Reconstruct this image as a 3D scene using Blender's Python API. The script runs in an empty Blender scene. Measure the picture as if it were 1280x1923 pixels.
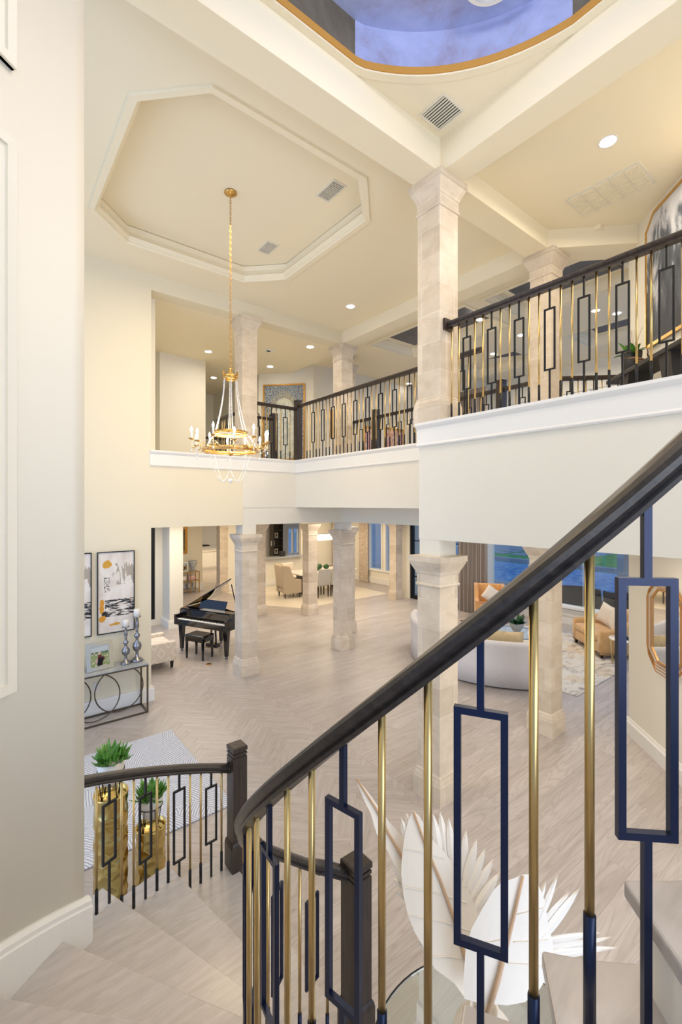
import bpy, bmesh, math, random
from mathutils import Vector, Matrix
C = bpy.context.scene.collection
PI = math.pi
cos, sin, rad = math.cos, math.sin, math.radians
rnd = random.Random(7)

# ------------------------------------------------------------------ camera
EYE = 3.15                      # lens height above the ground floor
F = (0.6225, 0.7826); R = (0.7826, -0.6225)   # forward / right in the plan
cd = bpy.data.cameras.new('camera'); cam = bpy.data.objects.new('camera', cd); C.objects.link(cam)
cam.location = (0, 0, EYE)
cam.rotation_euler = (PI/2, 0, -math.atan2(F[0], F[1]))
cd.sensor_fit = 'HORIZONTAL'; cd.sensor_width = 36; cd.lens = 36*850/1280
cd.shift_y = -13.5/1280; cd.clip_start = .05; cd.clip_end = 300
bpy.context.scene.camera = cam

# ------------------------------------------------------------------ world, exposure, big lights
sc = bpy.context.scene
sc.view_settings.view_transform = 'Standard'; sc.view_settings.look = 'None'
sc.view_settings.gamma = 1; sc.view_settings.use_curve_mapping = False
sc.view_settings.exposure = -0.06
w = bpy.data.worlds.new('world'); sc.world = w; w.use_nodes = True
bg = w.node_tree.nodes['Background']; bg.inputs[0].default_value = (.40, .60, 1.0, 1); bg.inputs[1].default_value = 1.0

def area(name, loc, rot, sx, sy, power, col, spread=180):
    l = bpy.data.lights.new(name, 'AREA'); l.shape = 'RECTANGLE'; l.size = sx; l.size_y = sy
    l.energy = power; l.color = col; l.spread = rad(spread)
    o = bpy.data.objects.new(name, l); C.objects.link(o); o.location = loc; o.rotation_euler = rot
    return o
WARM = (1, .80, .54); SOFT = (1, .87, .70); COOL = (.62, .76, 1)
area('entry_window_light', (-3.9, 4.6, 3.0), (0, -PI/2, 0), 5.4, 5.0, 190, COOL)           # glazed front doors
area('stair_fill_light', (1.2, -3.4, 3.0), (PI/2, 0, 0), 5.0, 4.5, 270, (.92, .95, 1))   # added fill behind the camera, as from an unseen window
area('stair_dome_light', (1.9, 1.2, 6.9), (0, 0, 0), 1.6, 1.6, 52, WARM)
area('foyer_ceiling_light', (2.5, 5.4, 6.7), (0, 0, 0), 2.0, 2.0, 60, WARM)
area('gallery_light', (4.6, 9.0, 6.5), (0, 0, 0), 2.0, 1.6, 45, SOFT)
area('bridge_light', (5.2, 1.6, 6.75), (0, 0, 0), 1.2, 1.8, 55, SOFT)
area('piano_room_light', (3.5, 10.2, 2.72), (0, 0, 0), 2.2, 2.2, 85, SOFT)
area('hall_light', (6.4, 13.4, 2.72), (0, 0, 0), 1.0, 3.0, 50, WARM)
area('dining_light', (9.8, 13.4, 2.72), (0, 0, 0), 3.0, 2.6, 95, WARM)
area('kitchen_light', (9.0, 19.5, 2.72), (0, 0, 0), 4.0, 3.0, 130, WARM)
area('living_light', (9.2, 5.2, 6.6), (0, 0, 0), 3.4, 3.4, 210, SOFT)
area('passage_light', (8.6, 9.6, 2.72), (0, 0, 0), 2.6, 1.6, 75, SOFT)
area('side_hall_light', (5.0, 1.6, 2.70), (0, 0, 0), 1.4, 2.4, 40, SOFT)

# ------------------------------------------------------------------ mesh helper
class MB:
    def __init__(s): s.v = []; s.f = []; s.sm = []; s.k = 0
    def add(s, vs, fs, smooth=False):
        b = len(s.v); s.v += [tuple(p) for p in vs]
        for f in fs: s.f.append(tuple(b+i for i in f)); s.sm.append(smooth)
        return s
    def box(s, x0, y0, z0, x1, y1, z1):
        x0, x1 = min(x0, x1), max(x0, x1); y0, y1 = min(y0, y1), max(y0, y1); z0, z1 = min(z0, z1), max(z0, z1)
        e = (s.k % 9)*9e-5; s.k += 1; x0 -= e; y0 -= e; z0 -= e; x1 += e; y1 += e; z1 += e
        return s.add([(x0,y0,z0),(x1,y0,z0),(x1,y1,z0),(x0,y1,z0),(x0,y0,z1),(x1,y0,z1),(x1,y1,z1),(x0,y1,z1)],
              [(0,3,2,1),(4,5,6,7),(0,1,5,4),(1,2,6,5),(2,3,7,6),(3,0,4,7)])
    def prism(s, poly, z0, z1, smooth=False):
        n = len(poly)
        a = sum(poly[i][0]*poly[(i+1)%n][1]-poly[(i+1)%n][0]*poly[i][1] for i in range(n))
        if a < 0: poly = poly[::-1]
        vs = [(p[0],p[1],z0) for p in poly]+[(p[0],p[1],z1) for p in poly]
        s.add(vs, [tuple(range(n-1,-1,-1)), tuple(range(n, 2*n))])
        b = len(s.v)-2*n
        for i in range(n):
            j = (i+1)%n; s.f.append((b+i,b+j,b+n+j,b+n+i)); s.sm.append(smooth)
        return s
    def frust(s, cx, cy, z0, hx0, hy0, z1, hx1, hy1):
        vs = [(cx-hx0,cy-hy0,z0),(cx+hx0,cy-hy0,z0),(cx+hx0,cy+hy0,z0),(cx-hx0,cy+hy0,z0),
              (cx-hx1,cy-hy1,z1),(cx+hx1,cy-hy1,z1),(cx+hx1,cy+hy1,z1),(cx-hx1,cy+hy1,z1)]
        return s.add(vs, [(0,3,2,1),(4,5,6,7),(0,1,5,4),(1,2,6,5),(2,3,7,6),(3,0,4,7)])
    def sqstack(s, cx, cy, prof):               # square-plan moulding: [(half, z)...]
        vs = []; fs = []
        for h, z in prof: vs += [(cx-h,cy-h,z),(cx+h,cy-h,z),(cx+h,cy+h,z),(cx-h,cy+h,z)]
        for k in range(len(prof)-1):
            for i in range(4):
                j = (i+1)%4; fs.append((4*k+i,4*k+j,4*k+4+j,4*k+4+i))
        m = 4*(len(prof)-1); fs += [(3,2,1,0),(m,m+1,m+2,m+3)]
        return s.add(vs, fs)
    def tube(s, pts, r, n=8, closed=False, rads=None, caps=True):
        pts = [Vector(p) for p in pts]; m = len(pts); vs = []; fs = []
        for i, p in enumerate(pts):
            a = pts[(i-1)%m] if (closed or i > 0) else p; b = pts[(i+1)%m] if (closed or i < m-1) else p
            t = (b-a); t = t.normalized() if t.length > 1e-9 else Vector((0,0,1))
            u = t.cross(Vector((0,0,1)))
            if u.length < .05: u = t.cross(Vector((0,1,0)))
            u.normalize(); q = u.cross(t)
            rr = rads[i] if rads else r
            for k in range(n):
                an = 2*PI*(k+.5)/n; vs.append(p+rr*(cos(an)*u+sin(an)*q))
        for i in range(m if closed else m-1):
            j = (i+1)%m
            for k in range(n):
                l = (k+1)%n; fs.append((i*n+k,i*n+l,j*n+l,j*n+k))
        if not closed and caps: fs += [tuple(range(n-1,-1,-1)), tuple(range((m-1)*n, m*n))]
        return s.add(vs, fs, n > 5)
    def sweep(s, pts, prof, closed=False, smooth=False):   # prof: (side, up), up stays vertical
        pts = [Vector(p) for p in pts]; m = len(pts); n = len(prof); vs = []; fs = []
        for i, p in enumerate(pts):
            a = pts[(i-1)%m] if (closed or i > 0) else p; b = pts[(i+1)%m] if (closed or i < m-1) else p
            t = Vector((b.x-a.x, b.y-a.y, 0)); t.normalize()
            u = Vector((t.y, -t.x, 0)); k = 1
            if 0 < i < m-1 or closed:
                t1 = Vector((b.x-p.x, b.y-p.y, 0)); 
                if t1.length > 1e-9: t1.normalize(); k = 1/max(.4, t.dot(t1))
            for x, z in prof: vs.append(p+u*x*k+Vector((0,0,z)))
        for i in range(m if closed else m-1):
            j = (i+1)%m
            for k in range(n):
                l = (k+1)%n; fs.append((i*n+k,i*n+l,j*n+l,j*n+k))
        if not closed: fs += [tuple(range(n-1,-1,-1)), tuple(range((m-1)*n, m*n))]
        return s.add(vs, fs, smooth)
    def lathe(s, cx, cy, prof, n=24, smooth=True, a0=0, wob=None):
        vs = []; fs = []
        for r, z in prof:
            for k in range(n):
                an = a0+2*PI*k/n; q = r*(wob(k, z) if wob else 1); vs.append((cx+q*cos(an), cy+q*sin(an), z))
        for i in range(len(prof)-1):
            for k in range(n):
                l = (k+1)%n; fs.append((i*n+k,i*n+l,(i+1)*n+l,(i+1)*n+k))
        m = len(prof)-1
        s.add(vs, fs, smooth)
        b = len(s.v)-len(vs)
        s.f += [tuple(b+i for i in range(n-1,-1,-1)), tuple(b+m*n+i for i in range(n))]; s.sm += [False, False]
        return s
    def ball(s, c, r, n=10, m=6, sz=1):
        return s.lathe(c[0], c[1], [(max(r*sin(PI*i/m), r*.02), c[2]-sz*r*cos(PI*i/m)) for i in range(m+1)], n)
    def gem(s, c, r, k=1.0):
        x, y, z = c; q = r*k
        return s.add([(x+r,y,z),(x,y+r,z),(x-r,y,z),(x,y-r,z),(x,y,z+q),(x,y,z-q)],
            [(0,1,4),(1,2,4),(2,3,4),(3,0,4),(1,0,5),(2,1,5),(3,2,5),(0,3,5)], True)
    def arc(s, cx, cy, prof, a0, a1, n=24, smooth=False):   # closed (r,z) profile turned about (cx,cy)
        vs = []; fs = []; m = len(prof)
        for i in range(n+1):
            a = a0+(a1-a0)*i/n
            for r, z in prof: vs.append((cx+r*cos(a), cy+r*sin(a), z))
        for i in range(n):
            for k in range(m):
                l = (k+1)%m; fs.append((i*m+k, i*m+l, (i+1)*m+l, (i+1)*m+k))
        fs += [tuple(range(m-1,-1,-1)), tuple(range(n*m, n*m+m))]
        return s.add(vs, fs, smooth)
    def cyl(s, a, b, r, n=10): return s.tube([a, b], r, n)
    def bar(s, a, b, w, h=None):                  # square bar between two points
        a = Vector(a); b = Vector(b); t = (b-a).normalized(); h = h or w
        u = t.cross(Vector((0,0,1)))
        if u.length < .05: u = Vector((1,0,0))
        u.normalize(); q = u.cross(t); vs = []
        for p in (a, b):
            for x, y in ((-1,-1),(1,-1),(1,1),(-1,1)): vs.append(p+u*x*w/2+q*y*h/2)
        return s.add(vs, [(3,2,1,0),(4,5,6,7),(0,1,5,4),(1,2,6,5),(2,3,7,6),(3,0,4,7)])
    def rbox(s, x0, y0, z0, x1, y1, z1, r=.03, n=3):       # cushion-like box, rounded all round
        cx, cy = (x0+x1)/2, (y0+y1)/2; hx, hy = (x1-x0)/2, (y1-y0)/2; rows = []
        for i in range(n+1):
            a = PI/2*i/n; rows.append((r*(1-sin(a)), z0+r*(1-cos(a)) if 0 else z0+r-r*cos(a)*1))
        prof = [(r*(1-sin(PI/2*i/n)), z0+r*(1-cos(PI/2*i/n))) for i in range(n+1)]
        prof += [(r*(1-cos(PI/2*i/n)), z1-r*(1-sin(PI/2*i/n))) for i in range(n+1)]
        vs = []; fs = []; q = 5; N = 4*q
        for ins, z in prof:
            rr = max(r-ins, .001)
            for c, (sx, sy) in enumerate(((1,1),(-1,1),(-1,-1),(1,-1))):
                for k in range(q):
                    a = PI/2*c+PI/2*k/(q-1)
                    vs.append((cx+sx*(hx-r)+rr*cos(a), cy+sy*(hy-r)+rr*sin(a), z))
        for i in range(len(prof)-1):
            for k in range(N):
                l = (k+1)%N; fs.append((i*N+k,i*N+l,(i+1)*N+l,(i+1)*N+k))
        m = len(prof)-1; s.add(vs, fs, True); b = len(s.v)-len(vs)
        s.f += [tuple(b+i for i in range(N-1,-1,-1)), tuple(b+m*N+i for i in range(N))]; s.sm += [False, False]
        return s
    def pillow(s, M, w, h, t, n=10):
        vs = []; fs = []
        for side in (1, -1):
            for i in range(n+1):
                for j in range(n+1):
                    u, v = 2*i/n-1, 2*j/n-1
                    k = (1-u**4)*(1-v**4); e = 1-.07*(1-abs(u))*abs(v)**3-0; e2 = 1-.07*(1-abs(v))*abs(u)**3
                    vs.append(M @ Vector((u*w/2*e2, side*t/2*k**.6, v*h/2*e)))
        q = (n+1)**2
        for sd in (0, 1):
            for i in range(n):
                for j in range(n):
                    a = sd*q+i*(n+1)+j; f = (a, a+n+1, a+n+2, a+1); fs.append(f if sd else f[::-1])
        return s.add(vs, fs, True)
    def xf(s, M): s.v = [tuple(M @ Vector(p)) for p in s.v]; return s
    def build(s, name, mat, parent=None, loc=None, rz=0, bevel=0, seg=2):
        vs = s.v; me = bpy.data.meshes.new(name)
        if loc is None:
            xs, ys, zs = zip(*vs); o0 = Vector(((min(xs)+max(xs))/2, (min(ys)+max(ys))/2, min(zs)))
            vs = [(a-o0.x, b-o0.y, c-o0.z) for a, b, c in vs]
        else: o0 = Vector(loc)
        me.from_pydata(vs, [], s.f); me.polygons.foreach_set('use_smooth', s.sm)
        bm = bmesh.new(); bm.from_mesh(me); bmesh.ops.recalc_face_normals(bm, faces=bm.faces); bm.to_mesh(me); bm.free()
        me.materials.append(mat); me.update()
        o = bpy.data.objects.new(name, me); C.objects.link(o)
        if parent is not None: o.parent = parent; o.location = o0-(parent.location if loc is None else Vector((0,0,0)))
        else: o.location = o0
        o.rotation_euler = (0, 0, rz)
        if bevel:
            b = o.modifiers.new('edge', 'BEVEL'); b.width = bevel; b.segments = seg; b.limit_method = 'ANGLE'
        return o

def tag(o, label=None, cat=None, group=None, kind=None):
    if label: o['label'] = label
    if cat: o['category'] = cat
    if group: o['group'] = group
    if kind: o['kind'] = kind
    return o
def thing(name, label, cat, loc=(0,0,0), rz=0, group=None):
    o = bpy.data.objects.new(name, None); C.objects.link(o); o.location = loc; o.rotation_euler = (0,0,rz)
    o.empty_display_size = .1
    return tag(o, label, cat, group)
def copy_tree(o, parent=None):
    c = o.copy(); C.objects.link(c); c.parent = parent
    for ch in list(o.children): copy_tree(ch, c)
    return c
def place(o, loc, rz=0, label=None, group=None):
    o.location = loc; o.rotation_euler = (0,0,rz)
    if label: o['label'] = label
    if group: o['group'] = group
    return o
def struct(name, mb, mat, **k): return tag(mb.build(name, mat, **k), kind='structure')
def P(l, d): return (R[0]*l+F[0]*d, R[1]*l+F[1]*d)          # (right, ahead) of the camera foot -> plan
SCX, SCY = P(.64, 1.80)                                      # centre of the round stair
A_OFF = math.atan2(R[1], R[0])
def SA(deg): return rad(deg)+A_OFF                           # stair angle -> world angle
def SP(r, deg, z=0): a = SA(deg); return (SCX+r*cos(a), SCY+r*sin(a), z)

# ------------------------------------------------------------------ materials
def lin(c):
    out = []
    for x in c[:3]:
        x /= 255; out.append(x/12.92 if x <= .04045 else ((x+.055)/1.055)**2.4)
    return (*out, 1)
class NT:
    def __init__(s, name):
        s.m = bpy.data.materials.new(name); s.m.use_nodes = True; s.t = s.m.node_tree
        s.b = s.t.nodes['Principled BSDF']; s._pos = None
    def n(s, typ, ins=None, **kw):
        x = s.t.nodes.new(typ)
        for k, v in kw.items(): setattr(x, k, v)
        for k, v in (ins or {}).items(): s.set(x, k, v)
        return x
    def set(s, node, key, v):
        sock = node.inputs[key]
        if hasattr(v, 'is_output') or isinstance(v, bpy.types.NodeSocket): s.t.links.new(v, sock)
        else: sock.default_value = v
    def pos(s):
        if s._pos is None: s._pos = s.n('ShaderNodeNewGeometry').outputs['Position']
        return s._pos
    def obj(s): return s.n('ShaderNodeTexCoord').outputs['Object']
    def math(s, op, a, b=0, c=None):
        ins = {0: a, 1: b}
        if c is not None: ins[2] = c
        return s.n('ShaderNodeMath', ins, operation=op).outputs[0]
    def sep(s, v): x = s.n('ShaderNodeSeparateXYZ', {0: v}); return x.outputs
    def comb(s, x=0, y=0, z=0): return s.n('ShaderNodeCombineXYZ', {0: x, 1: y, 2: z}).outputs[0]
    def noise(s, v, scale, detail=3, rough=.5, dist=0):
        return s.n('ShaderNodeTexNoise', {'Vector': v, 'Scale': scale, 'Detail': detail, 'Roughness': rough, 'Distortion': dist}).outputs[0]
    def mapv(s, v, sc=(1,1,1), loc=(0,0,0), rot=(0,0,0)):
        return s.n('ShaderNodeMapping', {'Vector': v, 'Scale': sc, 'Location': loc, 'Rotation': rot}).outputs[0]
    def mix(s, f, a, b, mode='MIX'):
        x = s.t.nodes.new('ShaderNodeMix'); x.data_type = 'RGBA'; x.blend_type = mode
        s.set(x, 0, f); s.set(x, 6, a); s.set(x, 7, b); return x.outputs[2]
    def ramp(s, f, stops):
        x = s.n('ShaderNodeValToRGB', {0: f}); e = x.color_ramp.elements
        e[0].position, e[0].color = stops[0][0], stops[0][1]
        e[1].position, e[1].color = stops[-1][0], stops[-1][1]
        for p, c in stops[1:-1]: k = e.new(p); k.color = c
        return x.outputs[0]
    def bump(s, h, strength=.2, dist=.01):
        s.set(s.b, 'Normal', s.n('ShaderNodeBump', {'Height': h, 'Strength': strength, 'Distance': dist}).outputs[0])
    def base(s, v): s.set(s.b, 'Base Color', v)
    def p(s, **k):
        for a, v in k.items(): s.set(s.b, a.replace('_', ' '), v)
        return s
def plain(name, c, rough=.5, metal=0, var=.0, vs=3, bump=0, bs=60, **k):
    t = NT(name); c = lin(c); t.p(Roughness=rough, Metallic=metal)
    if var:
        f = t.noise(t.obj(), vs, 4); d = tuple(x*(1-var) for x in c[:3])+(1,); u = tuple(min(1, x*(1+var)) for x in c[:3])+(1,)
        t.base(t.ramp(f, [(.3, d), (.7, u)]))
    else: t.base(c)
    if bump: t.bump(t.noise(t.obj(), bs, 3), bump, .004)
    for a, v in k.items(): t.set(t.b, a.replace('_', ' '), v)
    return t.m
def emis(name, c, s):
    t = NT(name); t.base((0,0,0,1)); t.set(t.b, 'Emission Color', (*c, 1)); t.set(t.b, 'Emission Strength', s); return t.m

M = {}
M['wall'] = plain('wall_paint', (231,226,212), .62, var=.012, vs=.7)
M['foyer'] = plain('foyer_wall_paint', (231,221,195), .62, var=.012, vs=.7)
M['ceil'] = plain('ceiling_paint', (240,229,202), .7, var=.01, vs=.6)
M['white'] = plain('white_trim_paint', (236,234,228), .4)
M['dark'] = plain('painted_dark_inset', (96,95,98), .55, var=.25, vs=1.6)
M['black'] = plain('black_iron', (24,26,30), .38, .35)
M['iron_blue_sheen'] = plain('black_iron_blue_sheen', (22,34,64), .30, .45)  # same black iron, with the blue window reflection painted into its colour
M['brass'] = plain('brushed_brass', (206,178,120), .30, 1, var=.06, vs=14)
M['gold'] = plain('antique_gold', (210,168,98), .34, 1, var=.15, vs=20)
M['goldframe'] = plain('gold_leaf_frame', (178,132,62), .42, .8, var=.25, vs=30)
M['copper'] = plain('copper_wire', (214,168,116), .35, .9)
def wood(name, c0, c1, rough, ax='z', sc=1):
    t = NT(name); v = {'z': (28,28,1.6), 'x': (1.6,28,28), 'y': (28,1.6,28)}[ax]
    q = t.mapv(t.obj(), tuple(a*sc for a in v)); f = t.noise(q, 1.5, 6, .65, .6)
    t.base(t.ramp(f, [(.3, lin(c0)), (.72, lin(c1))])); t.p(Roughness=rough); t.bump(f, .15, .003); return t.m
M['ebony'] = wood('dark_stained_oak', (36,28,24), (70,58,50), .32)
M['rail'] = wood('dark_stained_oak_rail', (26,24,25), (58,52,49), .33, 'x')
M['glassy'] = plain('gloss_black_lacquer', (8,9,14), .06, 0, Coat_Weight=.8)
M['silver'] = plain('brushed_pewter', (150,150,156), .28, 1)
M['bronze'] = plain('bronze_metal', (96,88,76), .4, .8)
M['candle'] = plain('white_candle_wax', (240,236,226), .5)
M['bulb'] = emis('warm_bulb', (1, .83, .58), 60)
M['led'] = emis('downlight_lens', (1, .94, .85), 28)
M['foam'] = plain('white_leather_leaf', (243,236,224), .55, var=.02, vs=9)
M['tan'] = plain('tan_cane_rib', (203,170,136), .6, var=.08, vs=12)
M['leafg'] = plain('succulent_green', (92,146,58), .45, var=.45, vs=14)
M['leafd'] = plain('dark_green_leaf', (36,84,44), .35, var=.35, vs=10)
M['pot'] = plain('white_ceramic', (232,226,216), .3)
M['concrete'] = plain('concrete_pot', (176,176,172), .7, var=.12, vs=9)
M['blackpot'] = plain('matte_black_planter', (36,36,38), .6, var=.1)
M['screen'] = plain('cream_upholstery', (222,211,196), .9, bump=.3, bs=120)
M['boucle'] = plain('white_boucle', (226,221,218), .95, var=.07, vs=60, bump=.6, bs=140)
M['mustard'] = plain('mustard_velvet', (208,164,108), .75, var=.16, vs=5, Sheen_Weight=.4)
M['orange'] = plain('amber_velvet', (214,158,94), .75, var=.14, vs=5, Sheen_Weight=.4)
M['linen'] = plain('tan_linen', (190,172,146), .95, var=.05, vs=40)
M['grey_linen'] = plain('grey_linen', (186,182,174), .95, var=.05, vs=40)
M['goldcushion'] = plain('champagne_cushion', (206,182,138), .5, var=.12, vs=9)
M['nail'] = plain('dark_nailhead', (62,46,30), .4, .7)
M['counter'] = plain('grey_stone_counter', (166,170,172), .25, var=.12, vs=7)
M['marble'] = plain('white_marble', (232,226,216), .2, var=.05, vs=3)
M['tile'] = plain('cream_tile', (224,214,196), .3, var=.03, vs=2)
M['books'] = plain('dark_book_cover', (40,44,52), .5)
M['page'] = plain('book_pages', (222,216,204), .8)
M['mesh_black'] = plain('black_woven_outdoor_fabric', (14,16,22), .8, var=.3, vs=30)
M['vent'] = plain('vent_white', (228,222,206), .5)
M['slot'] = plain('vent_dark_slot', (40,40,40), .9)
M['socket'] = plain('outlet_plate', (226,226,224), .4)
M['driftwood'] = plain('driftwood', (120,88,62), .8, var=.3, vs=20)
M['umbrella'] = plain('pale_blue_canopy', (150,176,196), .8)
M['patio'] = plain('grey_paving', (150,154,160), .8, var=.08, vs=2)
M['hedge'] = plain('hedge_leaves', (26,62,34), .9, var=.5, vs=9)

def glass(name, tint=(.92,.97,1,1), gloss=.08):
    m = bpy.data.materials.new(name); m.use_nodes = True; t = m.node_tree; t.nodes.clear()
    o = t.nodes.new('ShaderNodeOutputMaterial'); a = t.nodes.new('ShaderNodeBsdfTransparent'); b = t.nodes.new('ShaderNodeBsdfGlossy')
    a.inputs[0].default_value = tint; b.inputs['Roughness'].default_value = .02; x = t.nodes.new('ShaderNodeMixShader')
    x.inputs[0].default_value = gloss
    t.links.new(a.outputs[0], x.inputs[1]); t.links.new(b.outputs[0], x.inputs[2]); t.links.new(x.outputs[0], o.inputs[0]); return m
M['glass'] = glass('window_glass'); M['tglass'] = glass('table_glass', (.9,.95,.95,1), .22)
M['crystal'] = plain('crystal', (240,240,240), .04, 0, Alpha=.72, Coat_Weight=1)
M['mirror'] = plain('mirror_silver', (236,236,232), .02, 1)

def stone():
    t = NT('travertine_blocks'); x, y, z = t.sep(t.pos())[:3]
    u = t.math('ADD', x, y); v = t.comb(u, z, 0)
    br = t.n('ShaderNodeTexBrick', {'Vector': v, 'Color1': lin((226,211,189)), 'Color2': lin((190,175,153)), 'Mortar': lin((236,228,216)),
        'Scale': 1, 'Mortar Size': .004, 'Mortar Smooth': .3, 'Bias': -.1, 'Brick Width': .47, 'Row Height': .305}, offset=.5)
    f = t.noise(t.mapv(t.pos(), (3,3,5)), 1.4, 6, .62, .5)
    c = t.mix(.45, br.outputs[0], t.ramp(f, [(.25, lin((176,156,132))), (.5, lin((214,198,176))), (.78, lin((234,224,206)))]))
    t.base(c); t.p(Roughness=.45)
    h = t.math('ADD', t.math('MULTIPLY', br.outputs['Fac'], -.6), t.math('MULTIPLY', t.noise(t.pos(), 26, 5), .25))
    t.bump(h, .5, .006); return t.m
M['stone'] = stone()

def oak(name='oak_planks', herring=True):
    t = NT(name); x, y, z = t.sep(t.pos())[:3]
    def grainat(a, b, idv):        # a along the plank, b across
        v = t.comb(t.math('ADD', t.math('MULTIPLY', a, 1.1), t.math('MULTIPLY', idv, 7.31)), t.math('ADD', t.math('MULTIPLY', b, 10), t.math('MULTIPLY', idv, 3.7)), idv)
        return v
    W, L = .165, 1.7
    row = t.math('FLOOR', t.math('DIVIDE', y, W))
    off = t.math('FRACT', t.math('MULTIPLY', row, .3819))
    xx = t.math('ADD', t.math('DIVIDE', x, L), off); col = t.math('FLOOR', xx)
    id1 = t.math('FRACT', t.math('MULTIPLY', t.math('SINE', t.math('ADD', t.math('MULTIPLY', row, 12.98), t.math('MULTIPLY', col, 78.23))), 437.58))
    fy = t.math('FRACT', t.math('DIVIDE', y, W)); fx = t.math('FRACT', xx)
    ey = t.math('MINIMUM', fy, t.math('SUBTRACT', 1, fy)); ex = t.math('MULTIPLY', t.math('MINIMUM', fx, t.math('SUBTRACT', 1, fx)), L/W)
    e1 = t.math('LESS_THAN', t.math('MINIMUM', ey, ex), .011)
    g1 = grainat(x, y, id1)
    if herring:
        w_, n_ = .13, 5
        u = t.math('DIVIDE', t.math('ADD', x, y), w_*1.41421); v = t.math('DIVIDE', t.math('SUBTRACT', y, x), w_*1.41421)
        i = t.math('FLOOR', u); j = t.math('FLOOR', v); fu = t.math('FRACT', u); fv = t.math('FRACT', v)
        dij = t.math('SUBTRACT', i, j)
        k = t.math('FLOORED_MODULO', dij, 2*n_)
        hor = t.math('LESS_THAN', k, n_-.5)
        ph = t.math('ADD', k, fu); pv = t.math('ADD', t.math('SUBTRACT', 2*n_-1, k), fv)
        ph = t.math('DIVIDE', ph, n_); pv = t.math('DIVIDE', pv, n_)
        al = t.math('ADD', t.math('MULTIPLY', hor, ph), t.math('MULTIPLY', t.math('SUBTRACT', 1, hor), pv))
        ac = t.math('ADD', t.math('MULTIPLY', hor, fv), t.math('MULTIPLY', t.math('SUBTRACT', 1, hor), fu))
        ida = t.math('ADD', t.math('MULTIPLY', hor, t.math('ADD', t.math('MULTIPLY', j, 1.37), t.math('FLOOR', t.math('DIVIDE', dij, 2*n_)))),
              t.math('MULTIPLY', t.math('SUBTRACT', 1, hor), t.math('ADD', t.math('MULTIPLY', i, 2.11), t.math('ADD', 31, t.math('FLOOR', t.math('DIVIDE', dij, 2*n_))))))
        id2 = t.math('FRACT', t.math('MULTIPLY', t.math('SINE', t.math('MULTIPLY', ida, 45.23)), 437.58))
        ea = t.math('MULTIPLY', t.math('MINIMUM', al, t.math('SUBTRACT', 1, al)), n_); eb = t.math('MINIMUM', ac, t.math('SUBTRACT', 1, ac))
        e2 = t.math('LESS_THAN', t.math('MINIMUM', ea, eb), .012)
        g2 = grainat(t.math('MULTIPLY', al, w_*n_), t.math('MULTIPLY', ac, w_), id2)
        inz = t.math('MULTIPLY', t.math('LESS_THAN', x, 3.72), t.math('GREATER_THAN', y, 3.1))
        bor = t.math('MULTIPLY', t.math('MULTIPLY', t.math('GREATER_THAN', x, 3.72), t.math('LESS_THAN', x, 4.04)), t.math('GREATER_THAN', y, 3.1))
        sel = lambda a, b: t.mix(inz, a, b)
        edge = sel(e1, e2); idc = sel(id1, id2); gv = sel(g1, g2)
        bl = t.math('MULTIPLY', t.math('LESS_THAN', t.math('ABSOLUTE', t.math('SUBTRACT', t.math('ABSOLUTE', t.math('SUBTRACT', x, 3.88)), .16)), .003), t.math('GREATER_THAN', y, 3.1))
        edge = t.math('MAXIMUM', edge, bl)
    else: edge, idc, gv = e1, id1, g1
    f = t.noise(gv, 1.0, 4, .6, 1.2)
    rings = t.math('ABSOLUTE', t.math('SINE', t.math('MULTIPLY', t.noise(gv, .55, 1, .4, .3), 55)))
    fine = t.noise(t.mapv(gv, (6, 14, 1)), 2, 3)
    c = t.ramp(f, [(.3, lin((170,162,157))), (.7, lin((197,189,184)))])
    c = t.mix(t.math('MULTIPLY', t.math('POWER', t.math('SUBTRACT', 1, rings), 2), .34), c, lin((134,120,109)))
    c = t.mix(t.math('MULTIPLY', fine, .18), c, lin((206,197,189)))
    c = t.mix(t.math('MULTIPLY', idc, .30), c, lin((146,134,124)))
    c = t.mix(t.math('MULTIPLY', edge, .4), c, lin((120,104,92)))
    t.base(c); t.set(t.b, 'Roughness', t.math('ADD', .30, t.math('MULTIPLY', f, .14))); t.set(t.b, 'Specular IOR Level', .45)
    t.bump(t.math('SUBTRACT', t.math('MULTIPLY', f, .3), edge), .12, .003)
    return t.m
M['floor'] = oak()
def tread():
    t = NT('limed_oak_tread'); v = t.mapv(t.obj(), (3,16,16)); f = t.noise(v, 1.5, 6, .6, .8)
    t.base(t.ramp(f, [(.3, lin((179,173,170))), (.7, lin((199,193,191)))])); t.p(Roughness=.24); t.bump(f, .08, .002); return t.m
M['tread'] = tread()
def dome():
    t = NT('blue_plaster_finish'); f = t.noise(t.pos(), 2.2, 8, .7, .4)
    t.base(t.ramp(f, [(.3, lin((150,146,176))), (.5, lin((164,174,216))), (.72, lin((180,190,230)))])); t.p(Roughness=.6); return t.m
M['dome'] = dome()
def domeg():
    t = NT('grey_plaster_finish'); f = t.noise(t.pos(), 3, 8, .75, .5)
    t.base(t.ramp(f, [(.3, lin((84,78,64))), (.7, lin((124,114,98)))])); t.p(Roughness=.6); return t.m
M['domeg'] = domeg()
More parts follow.
